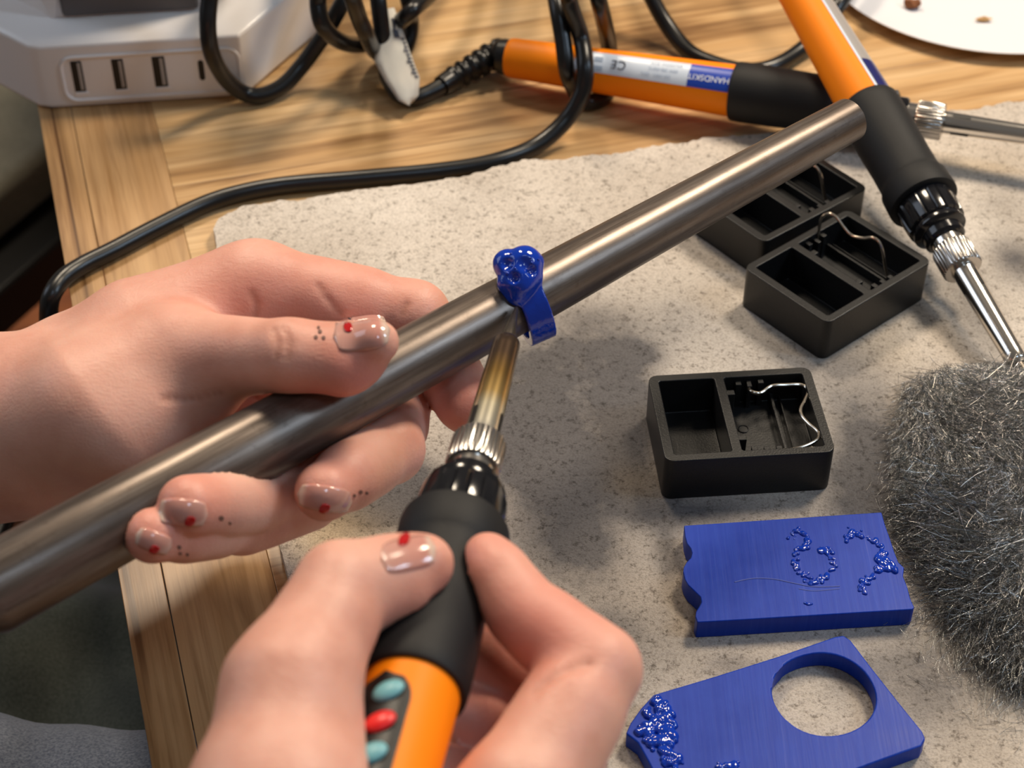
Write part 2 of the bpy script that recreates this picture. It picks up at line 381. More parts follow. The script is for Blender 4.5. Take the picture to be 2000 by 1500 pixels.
# ------------------------------------------------------------------ mineral board on the table
BT = .006                                                       # board thickness
def board_mesh():
    c0 = W(415, 442, BT); c1 = W(2000, 196, BT); c2 = W(565, 1135, BT)
    eu = nrm((c1 - c0) * [1, 1, 0]); ev = np.array([eu[1], -eu[0], 0])          # ev towards the viewer
    left = nrm((c2 - c0) * [1, 1, 0])
    nu, nv = 330, 300; Lu, Lv = .62, .46
    V = np.zeros((nv + 1, nu + 1, 3))
    sx = np.linspace(0, 1, nu + 1); sy = np.linspace(0, 1, nv + 1)
    r = np.random.default_rng(5)
    def rough1(n, amp, k):
        x = r.normal(0, 1, n + 60); x = np.convolve(x, np.ones(k) / k, 'same')[30:30 + n]; return x / (x.std() + 1e-9) * amp
    top_off = rough1(nu + 1, .0007, 5) + rough1(nu + 1, .0014, 25)
    left_off = rough1(nv + 1, .00012, 9) + rough1(nv + 1, .0004, 40)
    tp = np.array([W(x, y, BT) for x, y in ((414, 447), (424, 430), (466, 403), (560, 387), (700, 369), (860, 352), (1000, 323), (1130, 308), (1240, 294), (1400, 273), (1500, 261), (1700, 238), (1850, 213), (2000, 196), (2200, 165), (2500, 118))])
    ts = np.r_[0, np.cumsum(np.linalg.norm(np.diff(tp, axis=0), axis=1))]; tq = np.linspace(0, ts[-1], nu + 1)
    toprow = np.stack([np.interp(tq, ts, tp[:, q]) for q in range(3)], 1)
    for j in range(nv + 1):
        for i in range(nu + 1):
            p = toprow[i] + left * (sy[j] * Lv)
            p = p + ev * top_off[i] * (1 - sy[j]) ** 8 + eu * left_off[j] * (1 - sx[i]) ** 8
            V[j, i] = p
    V[:, :, 2] = TT + BT
    z = rough1((nv + 1) * (nu + 1), .00006, 3).reshape(nv + 1, nu + 1); V[:, :, 2] += z
    e = np.minimum.outer(np.minimum(np.arange(nv + 1), nv - np.arange(nv + 1)), np.minimum(np.arange(nu + 1), nu - np.arange(nu + 1)))
    top = V.reshape(-1, 3); N = len(top)
    # soot stains, plus shade painted beside the stand and wax plate: (pixel, radius px x, radius px y, strength)
    blobs = [(1350, 1080, 620, 420, .26), (1150, 850, 260, 240, .16), (1010, 760, 110, 130, .62), (1080, 900, 130, 110, .72), (1150, 700, 120, 90, .55), (760, 930, 90, 55, 1.0), (700, 1000, 90, 50, .85), (800, 985, 60, 45, .8), (1230, 800, 60, 110, .75), (1130, 1080, 90, 90, .55),
             (1250, 970, 70, 50, .6), (1340, 620, 130, 70, .30), (1560, 700, 160, 60, .30), (1680, 830, 110, 150, .42), (1700, 980, 90, 110, .50), (1380, 1000, 110, 35, .38), (1800, 1330, 140, 110, .55),
             (1150, 620, 90, 50, .30), (1760, 900, 90, 160, .30), (1990, 510, 60, 50, .75), (1960, 400, 70, 40, .25), (1310, 1110, 30, 90, .35), (1090, 970, 25, 16, .9), (690, 885, 40, 25, .6), (1900, 600, 60, 90, .35), (1250, 690, 50, 25, .35), (1200, 1230, 70, 60, .35), (1050, 820, 50, 30, .5), (1430, 1300, 60, 25, .35), (1650, 1330, 60, 40, .2)]
    warm = [(660, 1080, 120, 70, .9), (620, 1010, 80, 60, .6), (1730, 660, 60, 70, .35), (1880, 330, 120, 20, .45), (1340, 1180, 40, 60, .5), (1250, 940, 60, 40, .3)]
    stain_shade = np.zeros(N); wr = np.zeros(N)
    for arr, lst in ((stain_shade, blobs), (wr, warm)):
        for (x, y, rx, ry, s) in lst:
            c = W(x, y, BT); ax = np.linalg.norm(W(x + rx, y, BT) - c); ay = np.linalg.norm(W(x, y + ry, BT) - c)
            q = ((top[:, 0] - c[0]) / ax) ** 2 + ((top[:, 1] - c[1]) / ay) ** 2
            arr += s * np.exp(-q * 1.1)
    stain_shade = np.clip(stain_shade, 0, 1); wr = np.clip(wr, 0, 1)
    F = []
    for j in range(nv):
        for i in range(nu):
            a = j * (nu + 1) + i; F.append([a, a + nu + 1, a + nu + 2, a + 1])
    ring = [i for i in range(nu + 1)] + [j * (nu + 1) + nu for j in range(1, nv + 1)] + [nv * (nu + 1) + i for i in range(nu - 1, -1, -1)] + [j * (nu + 1) for j in range(nv - 1, 0, -1)]
    cen = top.mean(0)
    low = top[ring].copy(); low[:, 2] = TT + .0002
    V = np.vstack([top, low]); n = len(ring)
    for k in range(n):
        F.append([ring[k], ring[(k + 1) % n], N + (k + 1) % n, N + k])
    F.append([N + k for k in range(n)])
    return (V, F), dict(stain_shade=np.r_[stain_shade, stain_shade[ring]], warm=np.r_[wr, wr[ring]])
bvf, battr = board_mesh()
bo = obj('soldering_board', bvf, M['board'], attr=battr, sharp=50)
tag(bo, 'pale grey mineral board with rough torn edge and soot stains lying on the table', 'board')

# ------------------------------------------------------------------ white charging hub
P0 = W(85, 216); P1 = W(480, 191); fd = nrm((P1 - P0) * [1, 1, 0]); fn_ = np.array([fd[1], -fd[0], 0])   # fn_ faces the viewer
ang = math.atan2(fd[1], fd[0])
def dirv(a): return np.array([math.cos(a), math.sin(a), 0])
HH = .036
p2 = P1 + dirv(math.radians(62)) * .072; p3 = p2 + dirv(math.radians(110)) * .075
pm1 = P0 + dirv(math.radians(141)) * .075; pm2 = pm1 + dirv(math.radians(95)) * .085
foot = [pm2, pm1, P0 - fd * .003, P0 + fd * .003 + fn_ * .0, P1, p2, p3]
foot = [pm2, pm1, P0 + dirv(math.radians(141)) * .003, P0 + fd * .004, P1, p2, p3]
cen = sum(foot) / len(foot)
hub = thing('usb_charging_station', 'off white faceted charging station with a row of sockets on the table corner', 'charger', (cen[0], cen[1], TT))
def offset(poly, d):
    out = []; n = len(poly)
    for i in range(n):
        a, b, c = poly[i - 1], poly[i], poly[(i + 1) % n]
        d1 = nrm((b - a)[:2]); d2 = nrm((c - b)[:2]); n1 = np.array([-d1[1], d1[0]]); n2 = np.array([-d2[1], d2[0]])
        k = (n1 + n2) / (1 + np.dot(n1, n2)); out.append(np.array([*(b[:2] + k * d), b[2]]))
    return out
def loft(rings, z):
    n = len(rings[0]); V = []; F = []
    for r, zz in zip(rings, z): V += [[p[0], p[1], zz] for p in r]
    for i in range(len(rings) - 1):
        for k in range(n): a = i * n + k; b = i * n + (k + 1) % n; F.append([a, b, b + n, a + n])
    F.append(list(range(n))[::-1]); F.append([(len(rings) - 1) * n + k for k in range(n)])
    return np.array(V), F
obj('lower_body', loft([offset(foot, .002), foot, foot, offset(foot, .004)], [TT, TT + .002, TT + HH - .002, TT + HH + .0005]), M['white'], hub, bevel=.0022)
tw = offset(foot, .0225)
obj('upper_body', loft([tw, offset(tw, .006)], [TT + HH, TT + .150]), M['white'], hub, bevel=.003)
# dark panel on the front of the upper body
q0 = PL(124, 42, P0 - fn_ * .0222, fn_); q1 = PL(392, 34, P0 - fn_ * .0222, fn_)
a0 = np.dot(q0 - P0, fd); a1 = np.dot(q1 - P0, fd)
def facebox(a0, a1, z0, z1, back, front):                       # a box on the front face: along, height, depth towards viewer
    v, f = box(a0, a1, z0, z1, back, front)
    return np.array([P0 * [1, 1, 0] + fd * p[0] + fn_ * p[2] + [0, 0, TT + p[1]] for p in v]), f
obj('display_panel', facebox(a0, a1, HH + .0015, .13, -.0300, -.0200), M['hubdark'], hub, bevel=.002)
def face(x, y):
    p = PL(x, y, P0, fn_); return np.dot(p - P0, fd), p[2] - TT
# raised rounded frame round the sockets
ua, za = face(120, 115); ub, zb = face(145, 200); uc, zc = face(470, 172); 
u_l, u_r = face(124, 160)[0], face(470, 150)[0]; z_b, z_t = face(135, 197)[1], face(122, 113)[1]
rr = .006; loop = []
for (cx, cz, a) in ((u_r - rr, z_t - rr, 0), (u_l + rr, z_t - rr, 90), (u_l + rr, z_b + rr, 180), (u_r - rr, z_b + rr, 270)):
    for k in range(7):
        w = math.radians(a + 15 * k); u, z = cx + rr * math.cos(w), cz + rr * math.sin(w)
        loop.append(P0 * [1, 1, 0] + fd * u + fn_ * .0002 + [0, 0, TT + z])
loop.append(loop[0]); loop.append(loop[1])
obj('port_frame', tube(np.array(loop), .0009, 8, False), M['white'], hub)
for (x0, y0, x1, y1) in ((137, 121, 168, 177), (217, 117, 248, 172), (296, 112, 328, 167)):
    u0, zt = face(x0 - 1, y0 - 1); u1, zb_ = face(x1 + 1, y1 + 1)
    pt = obj('usb_port', facebox(u0, u1, zb_, zt, -.004, .0004), M['socket'], hub, bevel=.0004)
    w = u1 - u0
    obj('contact_tongue', facebox(u0 + w * .58, u0 + w * .86, zb_ + .0012, zt - .0008, -.002, .0007), M['labelgrey'], pt)
    obj('port_lip', facebox(u0 - .0002, u1 + .001, zb_ - .0022, zb_ - .0002, -.002, .0005), M['white'], pt, bevel=.0004)
u0, zt = face(383, 116); u1, zb_ = face(404, 158)
obj('usb_c_port', facebox(u0, u1, zb_, zt, -.004, .0005), M['socket'], hub, bevel=.0016)

# ------------------------------------------------------------------ paper plate and crumbs
pc = W(1960, -170, .005); pc = np.array([.2498, .8488, TT])
plate = obj('paper_plate', lathe(pc + [0, 0, .0006], (0, 0, 1), [(0, .0), (0, .058), (.001, .064), (.0052, .0855), (.0058, .0858), (.0060, .0850), (.0024, .064), (.0012, .058), (.0012, .0)], 96, cap=False), M['paper'], sharp=60)
tag(plate, 'white paper plate with a few crumbs at the back corner of the table', 'plate')
def crumb(name, x, y, s, m_, label, squash=(1, .7, .6)):
    p = PL(x, y, pc + np.array([0, 0, .0035]), np.array([0, 0, 1.0]))
    bm = bmesh.new(); bmesh.ops.create_icosphere(bm, subdivisions=2, radius=1)
    v = np.array([q.co[:] for q in bm.verts]); f = [[q.index for q in w.verts] for w in bm.faces]; bm.free()
    r = np.random.default_rng(int(x)); v = v * (1 + r.normal(0, .16, (len(v), 1))) * np.array(squash) * s
    rad = math.hypot(p[0] - pc[0], p[1] - pc[1])
    z = .0018 if rad < .058 else .0024 + (rad - .064) / .0215 * .0040 if rad > .064 else .0022
    v[:, 2] += s * squash[2] * .8; o = obj(name, (v + [p[0], p[1], TT + z + .0006], f), m_, sharp=25)
    tag(o, label, 'crumb', None)
crumb('food_crumb', 1783, 10, .0042, M['crumb'], 'dark brown toasted crumb, the bigger one on the paper plate')
crumb('food_crumb', 1922, 36, .0038, M['crumblight'], 'flat pale tan crumb, the smaller one on the paper plate', (1, .35, .3))

# ------------------------------------------------------------------ soldering irons
def iron(name, label, tail, tip, s=1.0, ref=None, held=False, group='soldering irons'):
    """tail: axis point where the orange handle ends; tip: direction point; lengths in metres"""
    ax = nrm(tip - tail); L = np.linalg.norm(tip - tail)
    k = L / .276; kr = s
    z = lambda t: t * k
    root = thing(name, label, 'soldering iron', tuple(tail), group)
    ref = -CF if ref is None else ref
    rh = lambda t: kr * (.0094 + .0027 * min(1, max(0, t / k / .112)))
    prof = [(z(0), .0084 * kr), (z(.001), .0092 * kr)] + [(z(t), rh(z(t))) for t in np.linspace(.003, .1125, 14)]
    obj('handle', lathe(tail, ax, prof, 48, ref=ref), M['orange'], root)
    g = [(.111, .0120), (.1112, .0132), (.1122, .0137), (.116, .0139), (.130, .0138), (.146, .0133), (.156, .0134), (.1585, .0140), (.160, .0147), (.168, .0150), (.1695, .0148), (.1700, .0138), (.1700, .0118)]
    obj('grip', lathe(tail, ax, [(z(t), r * kr) for t, r in g], 56, ref=ref), M['rubber'], root)
    flute = lambda th, t: 1 - .055 * (np.abs(np.sin(th * 9)) < .45) * (1 if z(.171) < t < z(.1825) else 0)
    rg = [(.168, .0118), (.1705, .0122), (.1712, .0125), (.180, .0122), (.1822, .0120), (.1828, .0108), (.184, .0112), (.1855, .0112), (.1865, .0098), (.187, .0086), (.1905, .0086), (.1915, .0076)]
    obj('locking_ring', lathe(tail, ax, [(z(t), r * kr) for t, r in rg], 108, flute, ref=ref), M['blackgloss'], root)
    obj('neck', lathe(tail, ax, [(z(t), r * kr) for t, r in [(.189, .0066), (.1965, .0066)]], 40, ref=ref), M['chrome'], root)
    kn = lambda th, t: 1 + .022 * np.sign(np.sin(th * 34)) * (1 if z(.1962) < t < z(.2072) else 0)
    nut = [(.1952, .0060), (.1956, .0078), (.1964, .0081), (.207, .0081), (.2076, .0077), (.2080, .0052)]
    if held: nut = [(t, r * .95) for t, r in nut]
    obj('knurled_nut', lathe(tail, ax, [(z(t), r * kr) for t, r in nut], 204, kn, ref=ref), M['nickel'], root)
    sv = [(.2078, .0050), (.2082, .0052)] + [(.2082 + .0478 * q, .0051 - .0009 * q) for q in np.linspace(.02, 1, 14)] + [(.2568, .0039), (.2576, .0030), (.2579, .0022)]
    vf = lathe(tail, ax, [(z(t), r * kr) for t, r in sv], 40, ref=ref)
    al = np.clip((.2579 - np.repeat([t for t, r in sv], 40)) / .05, 0, 1)
    obj('steel_sleeve', vf, M['heat'] if held else M['chrome'], root, attr=dict(along=al))
    for a in ((-.62, 1.3, 2.9) if not held else (1.05, -.85, 2.8)):
        obj('vent_slot', cylpatch(tail, ax, lambda t: .00505 * kr, z(.2115), z(.2195), a - .17, a + .17, ref, 6, 4, .00006), M['socket'], root)
    tp = [(.256, .0022), (.2600, .0022), (.2620, .0021), (.2755, .00055), (.276, .0003)]
    obj('soldering_tip', lathe(tail, ax, [(z(t), r * kr) for t, r in tp], 24, ref=ref), M['tipdark'], root)
    return root, ax, rh, z
def relief(root, pts, r0, r1, ribs=9):
    P = spline(pts, 12); m = len(P); s = np.linspace(0, 1, m)
    rad = r0 + (r1 - r0) * s; rad = rad * (1 + .10 * np.sign(np.sin(s * ribs * 2 * math.pi)) * ((s > .12) & (s < .82)))
    obj('strain_relief', tube(P, rad, 20), M['cable'], root, sharp=60)
CAB = .0040
# horizontal iron
t1 = W(992, 112, .0152); i1dir = W(2000, 262, .0258) - t1; i1tip = t1 + nrm(i1dir) * .276
ir1, ax1, rh1, z1 = iron('soldering_iron', 'orange soldering iron lying flat at the back with white and blue label', t1, i1tip)
nref = nrm(-ray(1250, 150) / np.linalg.norm(ray(1250, 150)))
upref = nrm(CU - ax1 * np.dot(CU, ax1))
# label: centred a little above the line of sight
lo = nrm(math.cos(math.radians(22)) * nref + math.sin(math.radians(22)) * upref)
e1, e2 = frame(ax1, lo)
sg = 1.0 if np.dot(e2, upref) > 0 else -1.0
Lab = obj('label', cylpatch(t1, ax1, rh1, z1(.036), z1(.1108), -.50, .50, lo, 30, 10, .00015), M['label'], ir1)
obj('label_block', cylpatch(t1, ax1, rh1, z1(.0912), z1(.1109), -.50, .50, lo, 12, 10, .00022), M['blueprint'], Lab)
def wrap(vf, t0, a0, off, flip=True):
    """lettering bent round the handle; it reads upside down from here, as the iron lies"""
    v, f = vf; out = []
    e1, e2 = frame(ax1, lo)
    for p in v:
        x, y = (-p[0], -p[1]) if flip else (p[0], p[1])
        r = rh1(z1(t0)) + off; a = a0 + sg * y / r
        out.append(t1 + ax1 * (z1(t0) + x) + (rh1(z1(t0) + x) + off) * (math.cos(a) * e1 + math.sin(a) * e2))
    return np.array(out), f
obj('lettering', wrap(text_vf('HANDSKIT', .0041), .1008, 0.08, .0004), M['whiteprint'], Lab)
obj('ce_mark', wrap(text_vf('CE', .0062), .0575, 0.02, .0004), M['ink'], Lab)
obj('small_print', join(wrap(text_vf('220-240V~ 50Hz', .0021), .076, .24, .0004), wrap(text_vf('60W 200-450°C', .0021), .079, -.02, .0004), wrap(text_vf('SOLDERING IRON', .0019), .080, -.28, .0004)), M['paleink'], Lab)
def flat_rect(w, h): return np.array([(-w / 2, -h / 2, 0), (w / 2, -h / 2, 0), (w / 2, h / 2, 0), (-w / 2, h / 2, 0)]), [[0, 1, 2, 3]]
obj('print_marks', join(wrap(flat_rect(.0052, .0016), .0475, .28, .0004), wrap(flat_rect(.0034, .0050), .0405, .06, .0004), wrap(flat_rect(.004, .0022), .0475, -.12, .0004)), M['paleink'], Lab)
rel = [t1 + ax1 * .002, W(972, 105, .0108), W(935, 125, .0090), W(895, 147, .0070), W(862, 168, .0062)]
relief(ir1, rel, .0074, .0050)
obj('relief_collar', lathe(t1, ax1, [(-.0045, .0068), (-.004, .0082), (.0008, .0088), (.0014, .0084)], 32), M['cable'], ir1)
cordpts = [W(872, 163, .0062), W(840, 180, .0050), W(805, 192, .0044), W(775, 180, .0050), W(757, 150, .0075), W(752, 118, .0150), W(746, 60, .030), W(736, -20, .047), W(725, -110, .055), W(700, -200, .035), W(650, -260, .004)]
obj('cord', tube(spline(cordpts), CAB, 14), M['cable'], ir1)
# white flag tag folded round the cord
def tagmesh():
    top = [(770, 15), (792, 75), (806, 115), (820, 152), (818, 186), (803, 203)]
    bot = [(737, 30), (742, 75), (730, 118), (752, 158), (778, 196), (800, 207)]
    hs = [.034, .026, .020, .013, .008, .005]
    V = []
    for (a, b, h) in zip(top, bot, hs):
        p = W(*a, h); q = W(*b, h + .001)
        for k in range(7):
            w = k / 6; bulge = math.sin(w * math.pi) * .0016
            V.append(p * (1 - w) + q * w + np.array([0, -bulge * .5, bulge]))
    F = [[i * 7 + k, i * 7 + k + 1, (i + 1) * 7 + k + 1, (i + 1) * 7 + k] for i in range(5) for k in range(6)]
    return np.array(V), F
tg = obj('cord_tag', tagmesh(), M['film'], ir1, sharp=180); sm = tg.modifiers.new('thickness', 'SOLIDIFY'); sm.thickness = .0003
tv = np.array([v.co[:] for v in tg.data.vertices]) + t1
def tagpt(i, w): k = w * 6; a = tv[i * 7 + int(k)]; b = tv[i * 7 + min(6, int(k) + 1)]; f_ = k - int(k); return a * (1 - f_) + b * f_
def tagxy(r, w): i = int(min(4, r)); f_ = r - i; return tagpt(i, w) * (1 - f_) + tagpt(i + 1, w) * f_ - CF * .0006
mk = []
def tagquad(r0, r1, w0, w1): mk.append((np.array([tagxy(r0, w0), tagxy(r1, w0), tagxy(r1, w1), tagxy(r0, w1)]), [[0, 1, 2, 3]]))
for k in range(11): tagquad(1.0 + k * .19, 1.0 + k * .19 + .11, .03, .13 + .05 * (k % 3 == 0))
tagquad(.35, .60, .22, .34); tagquad(.75, 1.05, .20, .42); tagquad(.60, .75, .27, .36)
obj('tag_print', join(*mk), M['ink'], tg, smooth=False)

# tilted iron, crossing over the flat one
t2a = W(2032, 783, .0125); t2b = W(1572, 0, .0568); ax2d = nrm(t2b - t2a)
tail2 = t2a + ax2d * .276
ir2, ax2, rh2, z2 = iron('soldering_iron', 'orange soldering iron propped across another with its steel tip near the steel wool', tail2, t2a)
side = nrm(CR - ax2 * np.dot(CR, ax2)); nr2 = nrm(-ray(1650, 130)); nr2 = nrm(nr2 - ax2 * np.dot(nr2, ax2)); 
lo2 = nrm(math.cos(math.radians(66)) * nr2 + math.sin(math.radians(66)) * nrm(side - nr2 * np.dot(side, nr2)))
L2 = obj('label', cylpatch(tail2, ax2, rh2, z2(.02), z2(.1108), -.52, .52, lo2, 24, 10, .00015), M['labelgrey'], ir2)
obj('label_block', cylpatch(tail2, ax2, rh2, z2(.0925), z2(.1109), -.52, .40, lo2, 10, 10, .00022), M['navy'], L2)
obj('label_edge', cylpatch(tail2, ax2, rh2, z2(.02), z2(.1108), .42, .52, lo2, 24, 3, .0002), M['label'], L2)
relief(ir2, [tail2 - ax2 * .002, tail2 - ax2 * .02, tail2 - ax2 * .045 + np.array([0, .004, -.006])], .0074, .0050)
e2_ = tail2 - ax2 * .045 + np.array([0, .004, -.006])
obj('cord', tube(spline([e2_ + ax2 * .006, e2_ - ax2 * .02 + np.array([0, 0, -.012]), e2_ - ax2 * .06 + np.array([.01, 0, -.04]), np.array([e2_[0] + .02, e2_[1] + .12, TT + .010]), np.array([e2_[0] + .04, e2_[1] + .16, TT + .0045]), np.array([e2_[0] + .10, e2_[1] + .20, TT + .0045])]), CAB, 14), M['cable'], ir2)

# loose cords at the back
CG = 'looped black cords at the back of the table'
def cord(pts, label):
    tag(obj('power_cord', tube(spline([p if len(p) > 3 or isinstance(p, np.ndarray) else W(*p) for p in pts], 9), CAB, 14), M['cable']), label, 'cord', CG)
cord([(640, -330, .0042), (560, -230, .05), (470, -120, .080), (425, -60, .074), (411, -10, .062), (406, 50, .050), (414, 105, .036), (438, 150, .019), (472, 180, .0075), (508, 187, .0044), (552, 168, .0060), (590, 128, .012), (618, 90, .020), (643, 52, .029), (674, -5, .042), (710, -80, .05), (760, -180, .03), (800, -260, .0042)],
     'black cord making the big round loop in front of the white charging station')
cord([(560, -300, .0042), (600, -150, .06), (622, -50, .066), (621, 10, .056), (632, 52, .047), (662, 79, .035), (698, 88, .020), (735, 80, .011), (768, 55, .022), (803, 22, .038), (845, -15, .032), (900, -90, .03), (960, -160, .0042)],
     'black cord curving in a low hammock arc behind the tagged cord')
cord([(600, -280, .0042), (650, -120, .08), (682, -25, .070), (700, 32, .052), (714, 64, .042), (724, 86, .029), (733, 100, .0160), (746, 110, .0062), (764, 117, .0044), (782, 108, .0046), (797, 84, .009), (803, 40, .018), (792, -20, .036), (760, -120, .03), (740, -230, .0042)],
     'black cord slanting down in a narrow V beside the white tag')
cord([(1120, -230, .0042), (1150, -110, .07), (1166, -15, .058), (1178, 35, .042), (1189, 88, .020), (1192, 140, .0060), (1185, 182, .0042), (1160, 198, .0042), (1137, 196, .0065), (1121, 172, .0150), (1108, 140, .0285), (1099, 75, .041), (1085, -5, .053), (1070, -90, .05), (1030, -210, .0042)],
     'black cord dropping behind the flat orange iron and hooking up round its front')
cord([(1150, -250, .0042), (1215, -120, .04), (1262, -25, .024), (1300, 45, .012), (1345, 100, .0055), (1400, 126, .0042), (1458, 138, .0042), (1510, 130, .0042), (1560, 101, .0044), (1600, 62, .008), (1645, 0, .018), (1690, -70, .02), (1740, -180, .0042)],
     'black cord sagging behind the flat iron between its label and the tilted iron')

# ------------------------------------------------------------------ steel mandrel
def inv_d0(x): s = (1662 - x) / 1682.0; return 1.3643 + s * (2.7933 - 1.3643)      # first estimate, kept for the hand's joints
def inv_d(x): s = (1662 - x) / 1682.0; return 1 / .66 + s * (1 / .48 - 1 / .66)
PA = D(1662, 232, 1 / inv_d(1662)); PB = D(-52, 1172, 1 / inv_d(-52)); PAX = nrm(PB - PA); PLEN = np.linalg.norm(PB - PA)
R0 = 43.0 * .66 / FPX; R1 = 89.5 * .478 / FPX
def prad(t): return R0 + (R1 - R0) * t / PLEN
prof = [(0, 0.0), (0, R0 - .0010), (.0010, R0), (PLEN * .25, prad(PLEN * .25)), (PLEN * .5, prad(PLEN * .5)), (PLEN * .75, prad(PLEN * .75)), (PLEN - .004, prad(PLEN - .004)), (PLEN - .001, R1 - .0012), (PLEN, R1 - .003), (PLEN, 0.0)]
pipe = obj('steel_mandrel', lathe((0, 0, 0), (0, 0, 1), prof, 72, ref=(1, 0, 0), cap=False), M['pipe'], None, loc=PA, local=True, sharp=30)
pipe.rotation_euler = Vector(PAX).to_track_quat('Z', 'Y').to_euler()
tag(pipe, 'long dark tapered steel rod held across the picture in the left hand', 'ring mandrel')
def pipe_at(x):                                                  # axis point seen at column x
    lo_, hi_ = 0.0, PLEN
    for _ in range(50):
        mid = (lo_ + hi_) / 2; p = PA + PAX * mid - CO; xx = 1000 + FPX * np.dot(p, CR) / np.dot(p, CF)
        if xx > x: lo_ = mid
        else: hi_ = mid
    return PA + PAX * lo_

# ------------------------------------------------------------------ smooth solid modelling: distance fields meshed with surface nets
class Field:
    def __init__(s, lo, hi, h):
        s.h = h; s.lo = np.asarray(lo, float); n = np.ceil((np.asarray(hi) - s.lo) / h).astype(int) + 1
        s.n = n; s.f = np.full(n, 0.05, np.float32)
        s.ax = [s.lo[i] + np.arange(n[i]) * h for i in range(3)]
    def prim(s, a, b, ra, rb, k=.003, sub=False, squash=None):
        a = np.asarray(a, float); b = np.asarray(b, float); m = max(ra, rb) * (1.0 if squash is None else 1.4) + max(k, .002) * 2 + .004
        i0 = np.maximum(0, np.floor((np.minimum(a, b) - m - s.lo) / s.h).astype(int)); i1 = np.minimum(s.n, np.ceil((np.maximum(a, b) + m - s.lo) / s.h).astype(int) + 1)
        if np.any(i1 <= i0): return
        sl = tuple(slice(i0[q], i1[q]) for q in range(3))
        X = s.ax[0][sl[0]][:, None, None] - a[0]; Y = s.ax[1][sl[1]][None, :, None] - a[1]; Z = s.ax[2][sl[2]][None, None, :] - a[2]
        d = b - a; L2_ = float(d @ d) + 1e-12
        t = np.clip((X * d[0] + Y * d[1] + Z * d[2]) / L2_, 0, 1)
        dx = X - t * d[0]; dy = Y - t * d[1]; dz = Z - t * d[2]
        q = dx * dx + dy * dy + dz * dz
        if squash is not None:                                  # flatten along a direction
            n_, sc = squash; dn = dx * n_[0] + dy * n_[1] + dz * n_[2]; q = q + dn * dn * (1 / sc ** 2 - 1)
        g = np.sqrt(q) - (ra + (rb - ra) * t)
        f = s.f[sl]
        if sub:
            g = -g; hh = np.clip(.5 - .5 * (f - g) / k, 0, 1); s.f[sl] = f * (1 - hh) + g * hh + k * hh * (1 - hh)
        else:
            hh = np.clip(.5 + .5 * (f - g) / k, 0, 1); s.f[sl] = f * (1 - hh) + g * hh - k * hh * (1 - hh)
    def union(s, o):
        s.f = np.minimum(s.f, o.f)
    def val(s, P):
        q = (np.asarray(P, float) - s.lo) / s.h; q = np.clip(q, 0, s.n - 1.001); i = q.astype(int); t = q - i; r = 0
        for dx in (0, 1):
            for dy in (0, 1):
                for dz in (0, 1):
                    w = (t[..., 0] if dx else 1 - t[..., 0]) * (t[..., 1] if dy else 1 - t[..., 1]) * (t[..., 2] if dz else 1 - t[..., 2])
                    r = r + w * s.f[i[..., 0] + dx, i[..., 1] + dy, i[..., 2] + dz]
        return r
    def grad(s, P):
        e = s.h; g = np.stack([s.val(P + np.eye(3)[k] * e) - s.val(P - np.eye(3)[k] * e) for k in range(3)], -1)
        return g / (np.linalg.norm(g, axis=-1, keepdims=True) + 1e-12)
    def cast(s, x, y, d0=.30, d1=.62):                           # first hit along the line of sight, as a real surface point
        r = ray(x, y); ds = np.linspace(d0, d1, 900); P = CO + r[None] * ds[:, None]
        inb = np.all((P > s.lo) & (P < s.lo + (s.n - 1) * s.h), axis=1); v = np.where(inb, s.val(P), 1.0)
        k = np.argmax(v < 0)
        if v[k] >= 0: return None
        t = v[k - 1] / (v[k - 1] - v[k] + 1e-12); return P[k - 1] * (1 - t) + P[k] * t
    def mesh(s):
        f = s.f; ins = f < 0; nx, ny, nz = f.shape
        c = np.zeros((nx - 1, ny - 1, nz - 1), np.int8)
        for dx in (0, 1):
            for dy in (0, 1):
                for dz in (0, 1): c += ins[dx:nx - 1 + dx, dy:ny - 1 + dy, dz:nz - 1 + dz]
        act = (c > 0) & (c < 8); idx = -np.ones(act.shape, int); I = np.argwhere(act); idx[act] = np.arange(len(I))
        acc = np.zeros((len(I), 3)); cnt = np.zeros(len(I))
        cor = [(a, b, d) for a in (0, 1) for b in (0, 1) for d in (0, 1)]
        for p in cor:
            for ax_ in range(3):
                if p[ax_]: continue
                q = list(p); q[ax_] = 1
                fa = f[I[:, 0] + p[0], I[:, 1] + p[1], I[:, 2] + p[2]]; fb = f[I[:, 0] + q[0], I[:, 1] + q[1], I[:, 2] + q[2]]
                m = (fa < 0) != (fb < 0); t = np.where(m, fa / (fa - fb + 1e-20), 0)
                pos = np.tile(np.array(p, float), (len(I), 1)); pos[:, ax_] += t
                acc[m] += pos[m]; cnt[m] += 1
        V = s.lo + (I + acc / cnt[:, None]) * s.h; F = []
        for ax_ in range(3):
            u, v = (ax_ + 1) % 3, (ax_ + 2) % 3
            sh = [slice(None)] * 3; sh2 = [slice(None)] * 3; sh[ax_] = slice(0, f.shape[ax_] - 1); sh2[ax_] = slice(1, None)
            a = ins[tuple(sh)]; b = ins[tuple(sh2)]; E = np.argwhere(a != b)
            E = E[(E[:, u] > 0) & (E[:, v] > 0) & (E[:, u] < f.shape[u] - 1) & (E[:, v] < f.shape[v] - 1)]
            o = []
            for (du, dv) in ((-1, -1), (0, -1), (0, 0), (-1, 0)):
                C_ = E.copy(); C_[:, u] += du; C_[:, v] += dv; o.append(idx[C_[:, 0], C_[:, 1], C_[:, 2]])
            q = np.stack(o, 1); flip = ~a[E[:, 0], E[:, 1], E[:, 2]]; q[flip] = q[flip][:, ::-1]; F.append(q)
        F = np.vstack(F); F = F[np.all(F >= 0, axis=1)]
